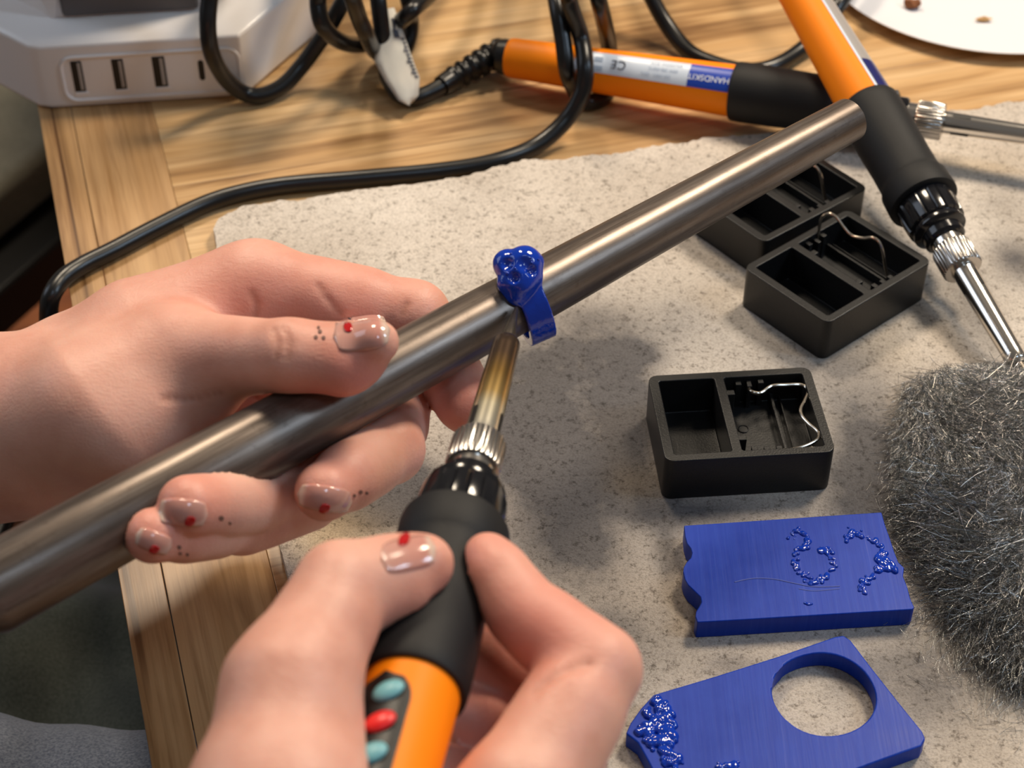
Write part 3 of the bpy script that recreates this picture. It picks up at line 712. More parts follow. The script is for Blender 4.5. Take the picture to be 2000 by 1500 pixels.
        # two light smoothing passes
        for _ in range(2):
            S = np.zeros_like(V); n = np.zeros(len(V))
            for k in range(4):
                a = F[:, k]; b = F[:, (k + 1) % 4]; np.add.at(S, a, V[b]); np.add.at(n, a, 1); np.add.at(S, b, V[a]); np.add.at(n, b, 1)
            V = V * .5 + .5 * S / np.maximum(n, 1)[:, None]
        return V, F

# ------------------------------------------------------------------ blue wax ring on the mandrel
rc = pipe_at(1024); PR = prad(np.linalg.norm(rc - PA)); imgdown = nrm(-CU - PAX * np.dot(-CU, PAX)); tocam = nrm((CO - rc) - PAX * np.dot(CO - rc, PAX))
rcen = rc + imgdown * .0017 + tocam * .0006
RAX = np.array(Matrix.Rotation(math.radians(-24), 3, Vector(imgdown)) @ Vector(PAX))           # the loose ring hangs askew
if np.dot(RAX, CF) < np.dot(PAX, CF): RAX = np.array(Matrix.Rotation(math.radians(24), 3, Vector(imgdown)) @ Vector(PAX))
def rp(x, y, off): return D(x, y, np.dot(rc - CO, CF) - off)
RF = Field(rc - .024, rc + .024, .00038)
X = np.stack(np.meshgrid(*RF.ax, indexing='ij'), -1) - rcen
hx = X @ RAX; rad = np.sqrt(np.maximum(0, (X * X).sum(-1) - hx * hx))
RF.f = (np.maximum(np.maximum(rad - (PR + .0034), PR + .0011 - rad), np.abs(hx) - .0040) - .0003).astype(np.float32)
for (x, y, off, r, k) in ((1024, 516, .0115, .0055, .002), (992, 514, .0110, .0042, .0008), (1003, 528, .0120, .0044, .002), (1046, 512, .0105, .0024, .0012), (993, 553, .0130, .0030, .0015), (1016, 552, .0130, .0045, .003), (1008, 578, .0125, .0028, .002), (1036, 540, .0112, .0034, .002)):
    p = rp(x, y, off * 1.08); RF.prim(p, p + PAX * .0004, r * 1.09, r * 1.09, k)
for (x, y, off, r) in ((1026, 512, .0192, .0030), (988, 512, .0170, .0022), (1004, 542, .0178, .0016), (1040, 528, .0165, .0014)):
    p = rp(x, y, off * 1.08); RF.prim(p, p + PAX * .0003, r * 1.09, r * 1.09, .0008, sub=True)
p = PA                                                            # keep the bore clear of the tube
hx2 = (X + rcen - rc) @ PAX; r2 = np.sqrt(np.maximum(0, ((X + rcen - rc) ** 2).sum(-1) - hx2 * hx2)); RF.f = np.maximum(RF.f, (PR + .0001 - r2)).astype(np.float32)
ring = obj('wax_ring', RF.mesh(), M['waxmelt'], sharp=180)
tag(ring, 'lumpy blue wax ring threaded on the steel rod at the iron tip', 'ring')
bd = []
def bead(p, r, sq=1.0):
    bm = bmesh.new(); bmesh.ops.create_icosphere(bm, subdivisions=1, radius=r)
    v = np.array([q.co[:] for q in bm.verts]); f = [[q.index for q in w.verts] for w in bm.faces]; bm.free(); v[:, 2] *= sq; return v + p, f
for (x, y) in ((1037, 504), (1039, 513), (1000, 520), (1006, 524), (1051, 507), (991, 534), (998, 496)):
    q = RF.cast(x, y, .48, .64)
    if q is not None: bd.append(bead(q, rng.uniform(.0004, .0007)))
if bd: obj('wax_bead', join(*bd), M['waxmelt'], ring, sharp=180)['kind'] = 'stuff'

# ------------------------------------------------------------------ black iron stands
BH = .0195
def rrect(x0, x1, y0, y1, r, n=4):
    o = []
    for (cx, cy, a) in ((x1 - r, y1 - r, 0), (x0 + r, y1 - r, 90), (x0 + r, y0 + r, 180), (x1 - r, y0 + r, 270)):
        for k in range(n + 1): w = math.radians(a + 90 * k / n); o.append((cx + r * math.cos(w), cy + r * math.sin(w)))
    return o
def filled(loops, z):                                            # flat face with holes
    bm = bmesh.new(); ed = []; vl = []
    for lp in loops:
        vs_ = [bm.verts.new((x, y, z)) for x, y in lp]; vl += vs_
        ed += [bm.edges.new((vs_[i], vs_[(i + 1) % len(vs_)])) for i in range(len(vs_))]
    bmesh.ops.triangle_fill(bm, use_beauty=True, use_dissolve=False, edges=ed, normal=(0, 0, 1))
    bm.verts.index_update(); v = np.array([q.co[:] for q in bm.verts]); f = [[q.index for q in w.verts] for w in bm.faces]; bm.free(); return v, f
def wallsof(lp, z0, z1, inward=False):
    n = len(lp); v = np.array([(x, y, z0) for x, y in lp] + [(x, y, z1) for x, y in lp]); f = [[i, (i + 1) % n, n + (i + 1) % n, n + i] for i in range(n)]
    if inward: f = [q[::-1] for q in f]
    return v, f
def weld(vf):
    v, f = vf; key = {}; mp = []; V = []
    for p in v:
        k = tuple(np.round(p, 6))
        if k not in key: key[k] = len(V); V.append(p)
        mp.append(key[k])
    return np.array(V), [[mp[i] for i in q] for q in f]
LX, LY = .031, .0232
outer = rrect(-LX, LX, -LY, LY, .0035); h1 = rrect(-LX + .0038, -LX + .0248, -LY + .0035, LY - .0035, .0006, 1); h2 = rrect(-LX + .0285, LX - .0036, -LY + .0035, LY - .0035, .0006, 1)
bodyvf = weld(join(wallsof(outer, 0, BH), filled([outer, h1, h2], BH), wallsof(h1, .003, BH, True), wallsof(h2, .0065, BH, True), filled([h1], .003), filled([h2], .0065), (np.array([(x, y, 0) for x, y in outer]), [list(range(len(outer)))[::-1]])))
def make_stand(label, cen, rot, group):
    t = thing('iron_stand', label, 'stand', cen, group, rot)
    obj('body', bodyvf, M['black'], t, local=True, bevel=.0007)
    fx0, fx1, fy = -LX + .0285, LX - .0036, LY - .0035
    for (x, y, w, d, hgt) in ((fx0 + .0055, fy - .0012, .0022, .0024, .0112), (fx0 + .0095, fy - .0018, .0018, .0036, .0112), (fx0 + .0140, fy - .0012, .0022, .0024, .0115), (fx0 + .0050, -fy + .0016, .0022, .0032, .0118), (fx0 + .0095, -fy + .0014, .0022, .0028, .0118), (fx0 + .0140, -fy + .0014, .0022, .0028, .0118),
                              (fx0 + .0014, fy - .0075, .0030, .0026, .0123), (fx0 + .0014, -fy + .0075, .0030, .0026, .0123)):
        obj('clip_tooth', box(x - w / 2, x + w / 2, y - d / 2, y + d / 2, .0064, .0064 + hgt), M['black'], t, local=True, bevel=.0003)
    obj('floor_rib', box(fx0 + .0180, fx0 + .0192, -fy + .0002, fy - .0002, .0064, .0105), M['black'], t, local=True, bevel=.0003)
    obj('floor_rib', box(fx0 + .0218, fx0 + .0224, -fy + .0002, fy - .0002, .0064, .0088), M['black'], t, local=True, bevel=.0002)
    obj('mould_mark', lathe((fx0 + .0058, .0045, .0062), (0, 0, 1), [(0, .0020), (.0007, .0020), (.0008, .0018), (.0005, .0016)], 20), M['black'], t, local=True)
    return t
def quadpose(pts, h):
    P = [W(*p, h) for p in pts]; c = sum(P) / 4; d = (P[1] - P[0]) + (P[2] - P[3]); c[2] = TT + BT; return c, math.atan2(d[1], d[0])
def addwire(t, worldpts, cen, rot):
    c, s = math.cos(-rot), math.sin(-rot); L_ = []
    for p in worldpts: d = p - cen; L_.append((c * d[0] - s * d[1], s * d[0] + c * d[1], d[2]))
    return obj('wire_holder', tube(spline(L_, 7), .00068, 10), M['wire'], t, local=True)
SG = 'black iron stands on the board'
c1, r1 = quadpose([(1266, 735), (1586, 716), (1628, 882), (1298, 900)], BT + BH)
s1 = make_stand('black soldering iron stand with its steel wire folded flat, alone in front', c1, r1, SG)
hz = BT + .0178
addwire(s1, [W(1462, 752, BT + .013), W(1465, 763, hz), W(1480, 768, hz), W(1490, 765, hz), W(1507, 754, hz), W(1535, 752, hz), W(1566, 752, hz), W(1578, 764, hz), W(1573, 780, hz), W(1564, 798, hz), W(1567, 813, hz), W(1580, 828, hz), W(1597, 843, hz), W(1598, 856, hz), W(1580, 868, hz), W(1552, 877, hz), W(1530, 879, hz - .001)], c1, r1)
c2, r2 = quadpose([(1449, 518), (1655, 413), (1819, 505), (1622, 634)], BT + BH)
P = [W(*p, BT + BH) for p in ((1449, 518), (1622, 634), (1819, 505), (1655, 413))]
r2 = math.atan2(*((P[2] - P[1] + P[3] - P[0])[1::-1]))
s2 = make_stand('black soldering iron stand with its steel wire raised, tip corner pointing forward', c2, r2, SG)
hg0 = W(1596, 490, BT + .010); hg1 = W(1735, 548, BT + .010); nn = nrm(np.cross(hg1 - hg0, [0, 0, 1.0]))
w2 = addwire(s2, [hg0] + [PL(x, y, hg0, nn) for (x, y) in ((1597, 470), (1600, 445), (1606, 424), (1619, 417), (1634, 425), (1650, 446), (1664, 460), (1686, 465), (1704, 464), (1718, 474), (1725, 494), (1729, 520))] + [hg1], c2, r2)
Q = [W(1497, 472, BT + BH), W(1693, 369, BT + BH)]; u3 = nrm((Q[1] - Q[0]) * [1, 1, 0]); v3 = np.array([-u3[1], u3[0], 0])
c3 = (Q[0] + Q[1]) / 2 + v3 * LY; c3[2] = TT + BT; r3 = math.atan2(u3[1], u3[0])
s3 = s2.copy(); COL.objects.link(s3); s3.location = c3; s3.rotation_euler = (0, 0, r3)
s3['label'] = 'black soldering iron stand half hidden under the steel rod, behind the raised wire stand'
for ch in list(s2.children):
    c_ = ch.copy(); COL.objects.link(c_); c_.parent = s3

# ------------------------------------------------------------------ blue wax plates
def plate_mesh(outer, holes, z0, z1):
    def ccw(lp):
        a = sum(lp[i][0] * lp[(i + 1) % len(lp)][1] - lp[(i + 1) % len(lp)][0] * lp[i][1] for i in range(len(lp))); return lp if a > 0 else lp[::-1]
    outer = ccw(outer); holes = [ccw(h) for h in holes]
    parts = [filled([outer] + holes, z1), wallsof(outer, z0, z1)]; b = filled([outer] + holes, z0); parts.append((b[0], [q[::-1] for q in b[1]]))
    for h in holes: parts.append(wallsof(h, z0, z1, True))
    return weld(join(*parts))
PT = .0082
def wp(l, h): return [tuple(W(x, y, h)[:2]) for x, y in l]
o1 = [(1336, 1026), (1470, 1017), (1600, 1008), (1722, 1000), (1728, 1022), (1738, 1050), (1747, 1078), (1755, 1098), (1766, 1108), (1764, 1125), (1772, 1145), (1778, 1168), (1786, 1186), (1782, 1190), (1600, 1201), (1450, 1210), (1362, 1215),
      (1358, 1205), (1360, 1192), (1366, 1183), (1370, 1175), (1368, 1166), (1358, 1156), (1345, 1144), (1337, 1130), (1334, 1118), (1336, 1106), (1342, 1096), (1350, 1088), (1352, 1080), (1349, 1070), (1342, 1061), (1338, 1048)]
pl1 = obj('wax_plate', plate_mesh(wp(o1, BT + PT), [], TT + BT, TT + BT + PT), M['wax'], bevel=.0007)
tag(pl1, 'blue wax plate with a scalloped left end and melted bubble tracks on top', 'wax plate', 'blue wax plates')
def melt(groups, h, inside):
    """small drops fused into a lumpy melted skin on the wax surface"""
    D_ = []
    for poly, n, r0, r1, jit in groups:
        L_ = [np.array(p, float) for p in poly]
        for _ in range(n):
            k = rng.integers(0, len(L_) - 1); t = rng.uniform(); q = L_[k] * (1 - t) + L_[k + 1] * t + rng.normal(0, jit, 2); r_ = rng.uniform(r0, r1)
            p = W(q[0], q[1], h)
            if all(inside_poly(p[:2] + r_ * 1.3 * np.array([math.cos(a), math.sin(a)]), inside) for a in np.linspace(0, 6.28, 9)[:-1]): D_.append((p, r_))
    F_ = Field(*bounds(D_, .003), .00026)
    for p, r_ in D_: F_.prim(p - [0, 0, r_ * .25], p + [0, 0, r_ * .05], r_, r_ * .9, .0005)
    Z_ = F_.ax[2][None, None, :] - (TT + h - .0003); F_.f = np.maximum(F_.f, -Z_).astype(np.float32)
    return F_.mesh()
def inside_poly(p, poly):
    s_ = False; j = len(poly) - 1
    for i in range(len(poly)):
        a, b = poly[i], poly[j]
        if (a[1] > p[1]) != (b[1] > p[1]) and p[0] < (b[0] - a[0]) * (p[1] - a[1]) / (b[1] - a[1]) + a[0]: s_ = not s_
        j = i
    return s_
def bounds(js, pad=.012):
    lo = np.min([p - r for p, r in js], axis=0) - pad; hi = np.max([p + r for p, r in js], axis=0) + pad; return lo, hi
def beads(poly, n, r0, r1, jit, h, sq=.8):
    L_ = [np.array(p, float) for p in poly]; out = []
    for _ in range(n):
        k = rng.integers(0, len(L_) - 1); t = rng.uniform(); q = L_[k] * (1 - t) + L_[k + 1] * t + rng.normal(0, jit, 2)
        out.append(bead(W(q[0], q[1], h), rng.uniform(r0, r1), sq))
    return out
TR1 = [(1545, 1052), (1556, 1038), (1578, 1048), (1578, 1066), (1556, 1076), (1552, 1100), (1566, 1122), (1590, 1138), (1612, 1128), (1628, 1106), (1626, 1084), (1608, 1072), (1600, 1080)]
TR2 = [(1652, 1056), (1662, 1040), (1690, 1046), (1712, 1058), (1724, 1080), (1728, 1098), (1716, 1112), (1700, 1130), (1684, 1140), (1690, 1162)]
obj('melted_bubbles', melt([(TR1, 190, .0003, .0009, 3.5), (TR2, 150, .0003, .0010, 4), ([(1712, 1092), (1745, 1112)], 50, .0005, .0013, 5), ([(1572, 1178), (1586, 1182)], 6, .0003, .0006, 1)], BT + PT, wp(o1, BT + PT)), M['waxmelt'], pl1, sharp=180)['kind'] = 'stuff'
sc_ = [W(1435, 1137, BT + PT), W(1470, 1130, BT + PT), W(1510, 1131, BT + PT), W(1550, 1139, BT + PT), W(1590, 1146, BT + PT), W(1640, 1145, BT + PT)]
obj('scratch_line', join(tube(spline(sc_, 6) + [0, 0, .00002], .00022, 6), tube(spline([W(1560, 1150, BT + PT), W(1590, 1154, BT + PT), W(1640, 1150, BT + PT)], 6), .0002, 6)), M['waxscratch'], pl1)
PT2 = .0070
hc = W(1609, 1354, BT + PT2); hr = np.linalg.norm(W(1711, 1368, BT + PT2) - W(1508, 1343, BT + PT2)) / 2
hole = [(hc[0] + hr * math.cos(a) * 1.0, hc[1] + hr * math.sin(a) * (1 + .03 * math.sin(2 * a))) for a in np.linspace(0, 2 * math.pi, 49)[:-1]]
o2 = [(1276, 1356), (1400, 1319), (1520, 1281), (1630, 1243), (1648, 1240), (1662, 1250), (1700, 1300), (1755, 1370), (1802, 1428), (1808, 1442), (1800, 1456), (1700, 1492), (1560, 1545), (1440, 1590), (1330, 1600), (1290, 1540), (1268, 1490), (1246, 1450), (1222, 1432), (1232, 1410), (1252, 1382)]
pl2 = obj('wax_plate', plate_mesh(wp(o2, BT + PT2), [hole], TT + BT, TT + BT + PT2), M['wax'], bevel=.0007)
tag(pl2, 'blue wax plate with a large round hole and a melted lumpy corner', 'wax plate', 'blue wax plates')
obj('melted_bubbles', melt([([(1262, 1384), (1288, 1376), (1302, 1400), (1272, 1420), (1258, 1436), (1298, 1446), (1312, 1432), (1296, 1470), (1318, 1490)], 210, .0005, .0018, 9), ([(1400, 1494), (1440, 1496)], 30, .0004, .001, 4)], BT + PT2, wp(o2, BT + PT2)), M['waxmelt'], pl2, sharp=180)['kind'] = 'stuff'

# ------------------------------------------------------------------ steel wool
def wool():
    N = 26000; K = 8; n = 3
    c = W(1985, 960, BT); r = np.random.default_rng(3)
    # footprint: rejection inside an uneven pad
    pts = []
    outl = [(1770, 745), (1840, 722), (1930, 716), (2010, 722), (2120, 760), (2190, 900), (2200, 1150), (2120, 1340), (2000, 1370), (1900, 1300), (1835, 1210), (1790, 1120), (1755, 1010), (1740, 900), (1750, 810)]
    poly = np.array([W(x, y, BT)[:2] for x, y in outl]); cen = poly.mean(0)
    def inside(p):
        x, y = p[:, 0], p[:, 1]; s = np.zeros(len(p), bool); j = len(poly) - 1
        for i in range(len(poly)):
            a, b = poly[i], poly[j]; m = ((a[1] > y) != (b[1] > y)) & (x < (b[0] - a[0]) * (y - a[1]) / (b[1] - a[1] + 1e-12) + a[0]); s ^= m; j = i
        return s
    lo_, hi_ = poly.min(0), poly.max(0); P = np.zeros((0, 2))
    while len(P) < N:
        q = r.uniform(lo_, hi_, (N * 2, 2)); m = inside(q); P = np.vstack([P, q[m]])
    P = P[:N]
    P = P + r.normal(0, 1, (N, 2)) * (.0016 + .0065 * np.clip((cen[1] + .015 - P[:, 1]) / .06, 0, 1))[:, None]
    # distance to the outline (coarse)
    seg = np.vstack([poly[i] * (1 - t) + poly[(i + 1) % len(poly)] * t for i in range(len(poly)) for t in np.linspace(0, 1, 12)[:-1]])
    de = np.min(np.linalg.norm(P[:, None, :] - seg[None], axis=2), axis=1)
    de = np.where(inside(P), de, .0005)
    hmax = .002 + .021 * (1 - np.exp(-de / .020))
    u = r.uniform(0, 1, N); z = hmax * (1 - u ** 1.8)
    # flow: locks sweep down towards the viewer with slow swirls
    def flow(p):
        a = -1.75 + .95 * np.sin(p[:, 0] * 55 + p[:, 1] * 21) + .8 * np.sin(p[:, 1] * 63 - p[:, 0] * 30 + 1.3); return a
    a = flow(P) + r.normal(0, .50, N) + (r.uniform(0, 1, N) < .18) * r.uniform(-1.6, 1.6, N); L = r.uniform(.006, .022, N) * (.35 + .65 * np.minimum(1, de / .018)); curl = r.normal(0, 55, N); pitch = r.normal(.0, .20, N) * np.minimum(1, .2 + de / .02) - .06; pc_ = r.normal(0, 22, N) * np.minimum(1, de / .02)
    X = np.zeros((N, K, 3)); X[:, 0, :2] = P; X[:, 0, 2] = z; step = L / (K - 1)
    for k in range(1, K):
        a = a + curl * step; pitch = pitch + pc_ * step
        X[:, k, 0] = X[:, k - 1, 0] + np.cos(a) * np.cos(pitch) * step; X[:, k, 1] = X[:, k - 1, 1] + np.sin(a) * np.cos(pitch) * step; X[:, k, 2] = X[:, k - 1, 2] + np.sin(pitch) * step
    X[:, :, 2] = TT + BT + .0003 + np.abs(X[:, :, 2])
    R = r.uniform(.00005, .00013, N) * (.7 + .3 * np.minimum(1, de / .008))
    T = np.gradient(X, axis=1); T /= np.linalg.norm(T, axis=2, keepdims=True) + 1e-12
    up = np.array([.3, .2, .93]); A_ = np.cross(T, up); A_ /= np.linalg.norm(A_, axis=2, keepdims=True) + 1e-12; B_ = np.cross(T, A_)
    V = np.zeros((N, K, n, 3))
    for q in range(n):
        w = 2 * math.pi * q / n; V[:, :, q] = X + R[:, None, None] * (math.cos(w) * A_ + math.sin(w) * B_)
    base = (np.arange(N) * K * n)[:, None, None]; kk = (np.arange(K - 1) * n)[None, :, None]; qq = np.arange(n)[None, None, :]; q1 = (qq + 1) % n
    F = np.stack([base + kk + qq, base + kk + q1, base + kk + n + q1, base + kk + n + qq], -1).reshape(-1, 4)
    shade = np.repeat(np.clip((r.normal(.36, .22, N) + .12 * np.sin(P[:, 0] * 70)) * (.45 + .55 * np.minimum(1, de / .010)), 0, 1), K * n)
    return V.reshape(-1, 3), F, shade
wv, wf, ws = wool()
me = bpy.data.meshes.new('steel_wool'); wb = np.array([wv[:, 0].mean(), wv[:, 1].mean(), TT + BT])
me.vertices.add(len(wv)); me.vertices.foreach_set('co', (wv - wb).astype(np.float32).ravel())
me.loops.add(wf.size); me.loops.foreach_set('vertex_index', wf.astype(np.int32).ravel())
me.polygons.add(len(wf)); me.polygons.foreach_set('loop_start', np.arange(0, wf.size, 4, dtype=np.int32)); me.polygons.foreach_set('loop_total', np.full(len(wf), 4, np.int32))
me.polygons.foreach_set('use_smooth', np.ones(len(wf), bool))
me.update(calc_edges=True); at_ = me.attributes.new('shade', 'FLOAT', 'POINT'); at_.data.foreach_set('value', ws.astype(np.float32))
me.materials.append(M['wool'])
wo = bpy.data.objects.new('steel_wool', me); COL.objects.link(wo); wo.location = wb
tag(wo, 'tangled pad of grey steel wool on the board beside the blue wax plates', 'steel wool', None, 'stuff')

# ------------------------------------------------------------------ held iron
T3 = D(1009, 600, .5605); D3 = nrm(D(891, 1030, .4780) - T3); tail3 = T3 + D3 * .276
nr3 = nrm((CO - (T3 + D3 * .17)) - D3 * np.dot(CO - (T3 + D3 * .17), D3))
ir3, ax3, rh3, z3 = iron('soldering_iron', 'orange soldering iron with coloured buttons held in the right hand', tail3, T3, 1.0, nr3, True)
sd3 = nrm(-CR - D3 * np.dot(-CR, D3)); sd3 = nrm(sd3 - nr3 * np.dot(sd3, nr3))
def on3(t, a, off):                                              # angle a to the left of the line of sight
    r = rh3(z3(t)) + off; return tail3 + ax3 * z3(t) + r * (math.cos(a) * nr3 + math.sin(a) * sd3)
def stadium(t0, t1, a0, hw, off, nt=40, na=10):
    V = []; F = []
    for i in range(nt + 1):
        t = t0 + (t1 - t0) * i / nt; e = min(t - t0, t1 - t) / .009; w = hw * math.sqrt(max(0.0, 1 - (1 - min(1, e)) ** 2)) if e < 1 else hw
        for k in range(na + 1): V.append(on3(t, a0 + w * (2 * k / na - 1), off))
    for i in range(nt):
        for k in range(na): a = i * (na + 1) + k; F.append([a, a + 1, a + na + 2, a + na + 1])
    return np.array(V), F
A0 = math.radians(36)
pan = obj('button_panel', stadium(.022, .1070, A0, .66, .00020), M['black'], ir3)
def button(t, m_, nm):
    c = on3(t, math.radians(25), .0003); n_ = nrm(on3(t, math.radians(25), .01) - c); b_ = nrm(ax3 * .55 + np.cross(n_, ax3) * .8 * (1 if np.dot(np.cross(n_, ax3), CR) > 0 else -1)); a_ = np.cross(n_, b_); V = []; F = []
    nr_, ns = 6, 28
    for i in range(nr_ + 1):
        q = i / nr_; rr_ = math.sin(q * math.pi / 2); hh = .0016 * math.cos(q * math.pi / 2)
        for k in range(ns): w = 2 * math.pi * k / ns; V.append(c + n_ * hh + rr_ * (.0040 * math.cos(w) * b_ + .0029 * math.sin(w) * a_))
    for i in range(nr_):
        for k in range(ns): a = i * ns + k; b = i * ns + (k + 1) % ns; F.append([a, b, b + ns, a + ns])
    o = obj('button', (np.array(V), F), m_, pan, sharp=180); o['label'] = nm
button(.1000, M['teal'], 'pale blue oval button'); button(.0905, M['red'], 'red oval button between blue ones'); button(.0812, M['teal'], 'pale blue oval button nearest the hand')
relief(ir3, [tail3 - ax3 * -.002, tail3 - ax3 * .02, tail3 - ax3 * .045 + np.array([-.004, 0, -.006])], .0070, .0047)
e3 = tail3 - ax3 * .042 + np.array([-.004, 0, -.005])
cd = [e3, e3 + np.array([-.03, -.03, -.02]), np.array([-.14, -.04, .86]), np.array([-.24, .08, .70]), np.array([-.27, .25, .60]), W(95, 800, -.10), W(104, 715, -.045), W(98, 662, -.022), W(95, 618, -.008), W(100, 580, .0015), W(122, 546, .0042), W(160, 519, .0044), W(220, 489, .0042), W(300, 447, .0042), W(395, 401, .0042), W(470, 377, .0042),
      W(560, 361, .0042), W(700, 349, .0042), W(860, 334, .0042), W(960, 317, .0044), W(1045, 286, .0052), W(1105, 235, .012), W(1137, 180, .0235), W(1143, 130, .0335), W(1134, 70, .042), W(1111, 0, .060), W(1100, -90, .078), W(1075, -220, .0045)]
obj('cord', tube(spline(cd, 10), CAB, 14), M['cable'], ir3)

# ------------------------------------------------------------------ person: both arms, nails, clothes
def LJ(x, y, d, r):                                              # left-hand joint: pixel, depth estimate -> world point, radius
    do = 1 / inv_d0(x); dn = 1 / inv_d(x); k = dn / do; d2 = dn + (d - do) * k
    return D(x, y, d2), r * d2 / d
def RJ(x, y, d, r): return D(x, y, d * 1.098), r * 1.098
def chain(F, J, k, k0=None):
    for i in range(len(J) - 1): F.prim(J[i][0], J[i + 1][0], J[i][1], J[i + 1][1], k if (i or k0 is None) else k0)
HG = .00095
# ---- left hand
fa = [LJ(-260, 862, .425, .0250), LJ(-90, 842, .425, .0222), LJ(60, 830, .428, .0206), LJ(205, 792, .437, .0212)]
th = [LJ(195, 800, .420, .0182), LJ(340, 700, .434, .0118), LJ(565, 694, .430, .0084), LJ(694, 692, .4415, .0080)]
ix = [LJ(505, 563, .470, .0112), LJ(808, 619, .500, .0098), LJ(893, 755, .512, .0083), LJ(912, 798, .502, .0072)]
mi = [LJ(490, 620, .490, .0115), LJ(775, 745, .520, .0098), LJ(762, 878, .474, .0086), LJ(634, 960, .432, .0073)]
ri = [LJ(450, 690, .500, .0115), LJ(672, 842, .480, .0090), LJ(548, 972, .441, .0079), LJ(368, 988, .3925, .0069)]
pi = [LJ(400, 760, .495, .0110), LJ(600, 972, .452, .0078), LJ(475, 1022, .428, .0070), LJ(298, 1046, .3855, .0061)]
LF = Field(*bounds(fa + th + ix + mi + ri + pi), HG)
# palm and wrist
chain(LF, fa, .010)
wr = LJ(190, 770, .450, .0175)
for mc in (ix, mi, ri, pi): LF.prim(wr[0], mc[0][0], wr[1], mc[0][1], .012)
LF.prim(ix[0][0], pi[0][0], .0095, .0095, .012)
LF.prim(th[0][0], th[1][0], th[0][1], th[1][1], .012)
a_ = LJ(345, 728, .436, .0112); LF.prim(th[0][0], a_[0], .015, a_[1], .010)
a_ = LJ(255, 850, .418, .0100); b_ = LJ(400, 770, .432, .0080); LF.prim(a_[0], b_[0], a_[1], b_[1], .010)
# web between thumb and index
a_ = LJ(330, 640, .452, .0085); b_ = LJ(450, 590, .465, .0090); LF.prim(a_[0], b_[0], a_[1], b_[1], .014)
a_ = LJ(270, 650, .446, .0130); LF.prim(a_[0], b_[0], a_[1], b_[1], .012)
def finger(J, pad=None, k=.004):
    G = Field(LF.lo, LF.lo + (LF.n - 1) * HG, HG); G.n = LF.n; G.f = np.full(LF.n, .05, np.float32)
    chain(G, J, k)
    if pad is not None: G.prim(pad[0], pad[0] + 1e-5, pad[1], pad[1], .004)
    return G
def attach(F, G, k):
    h_ = np.clip(.5 + .5 * (F.f - G.f) / k, 0, 1); F.f = F.f * (1 - h_) + G.f * h_ - k * h_ * (1 - h_)
# thumb (knuckle, tip with its pad)
G = finger(th[1:]); a_ = LJ(668, 716, .436, .0074); G.prim(th[2][0], a_[0], .0070, a_[1], .005)
a_ = LJ(737, 668, .4395, .0054); G.prim(th[3][0], a_[0], .0074, a_[1], .004)
attach(LF, G, .008)
fing = []
for J, kk in ((ix, .006), (mi, .0004), (ri, .0004), (pi, .0004)):
    G = finger(J); 
    # fleshy middle of each bone
    for q in range(len(J) - 1):
        c_ = (J[q][0] * .5 + J[q + 1][0] * .5); r_ = (J[q][1] + J[q + 1][1]) / 2 * 1.02; G.prim(c_ - (J[q + 1][0] - J[q][0]) * .15, c_ + (J[q + 1][0] - J[q][0]) * .15, r_, r_, .004)
    attach(LF, G, kk)
# creases: thumb knuckle lines, palm fold, finger folds
CRE = []
def groove(F, pts, r, side, depth=.0):
    P_ = [F.cast(x, y) for x, y in pts]; P_ = [p for p in P_ if p is not None]
    if len(P_) < 2: return
    CRE.append((side, spline(P_, 4)))
    for i in range(len(P_) - 1): F.prim(P_[i] + CF * (-r * .62), P_[i + 1] + CF * (-r * .62), r, r, .0015, sub=True)
# keep the rod clear of the flesh: press it in where it touches
Xr = [LF.ax[0][:, None, None] - PA[0], LF.ax[1][None, :, None] - PA[1], LF.ax[2][None, None, :] - PA[2]]
tt = Xr[0] * PAX[0] + Xr[1] * PAX[1] + Xr[2] * PAX[2]; q2 = Xr[0] ** 2 + Xr[1] ** 2 + Xr[2] ** 2 - tt * tt
rodf = np.sqrt(np.maximum(q2, 0)) - (R0 + (R1 - R0) * np.clip(tt / PLEN, 0, 1)) - .0001
LF.f = np.maximum(LF.f, -rodf).astype(np.float32); del Xr, tt, q2, rodf
for pts, r in (([(320, 778), (375, 780), (430, 768)], .0005), ([(535, 640), (545, 668), (540, 700)], .0006), ([(553, 636), (566, 665), (562, 700)], .0006), ([(492, 572), (503, 595), (500, 618)], .0006), ([(622, 556), (640, 585), (665, 612)], .0007), ([(795, 590), (785, 612)], .0005)):
    groove(LF, pts, r, 0)
lv, lf = LF.mesh()
# ---- right hand
T2 = [RJ(545, 1590, .360, .0180), RJ(562, 1345, .373, .0125), RJ(672, 1152, .392, .0092), RJ(803, 1112, .403, .0079)]
I2 = [RJ(1012, 1565, .376, .0125), RJ(1163, 1308, .396, .0097), RJ(1022, 1196, .405, .0078), RJ(952, 1088, .4125, .0058)]
M2 = [RJ(1000, 1640, .390, .0120), RJ(1130, 1395, .418, .0095), RJ(1008, 1292, .427, .0085), RJ(915, 1245, .440, .0070)]
N2 = [RJ(945, 1720, .388, .0115), RJ(1080, 1520, .414, .0090), RJ(975, 1420, .422, .0080), RJ(885, 1385, .434, .0066)]
O2 = [RJ(890, 1790, .382, .0105), RJ(1000, 1650, .405, .0080), RJ(910, 1540, .410, .0070), RJ(850, 1500, .420, .0058)]
WR = [RJ(690, 1960, .362, .0225), RJ(480, 2300, .335, .0235), RJ(250, 2620, .315, .0250)]
RFd = Field(*bounds(T2 + I2 + M2 + N2 + O2 + WR), .00115)
chain(RFd, WR, .010)
for J in (I2, M2, N2, O2): RFd.prim(WR[0][0], J[0][0], .0185, J[0][1], .012)
RFd.prim(I2[0][0], O2[0][0], .010, .010, .012)
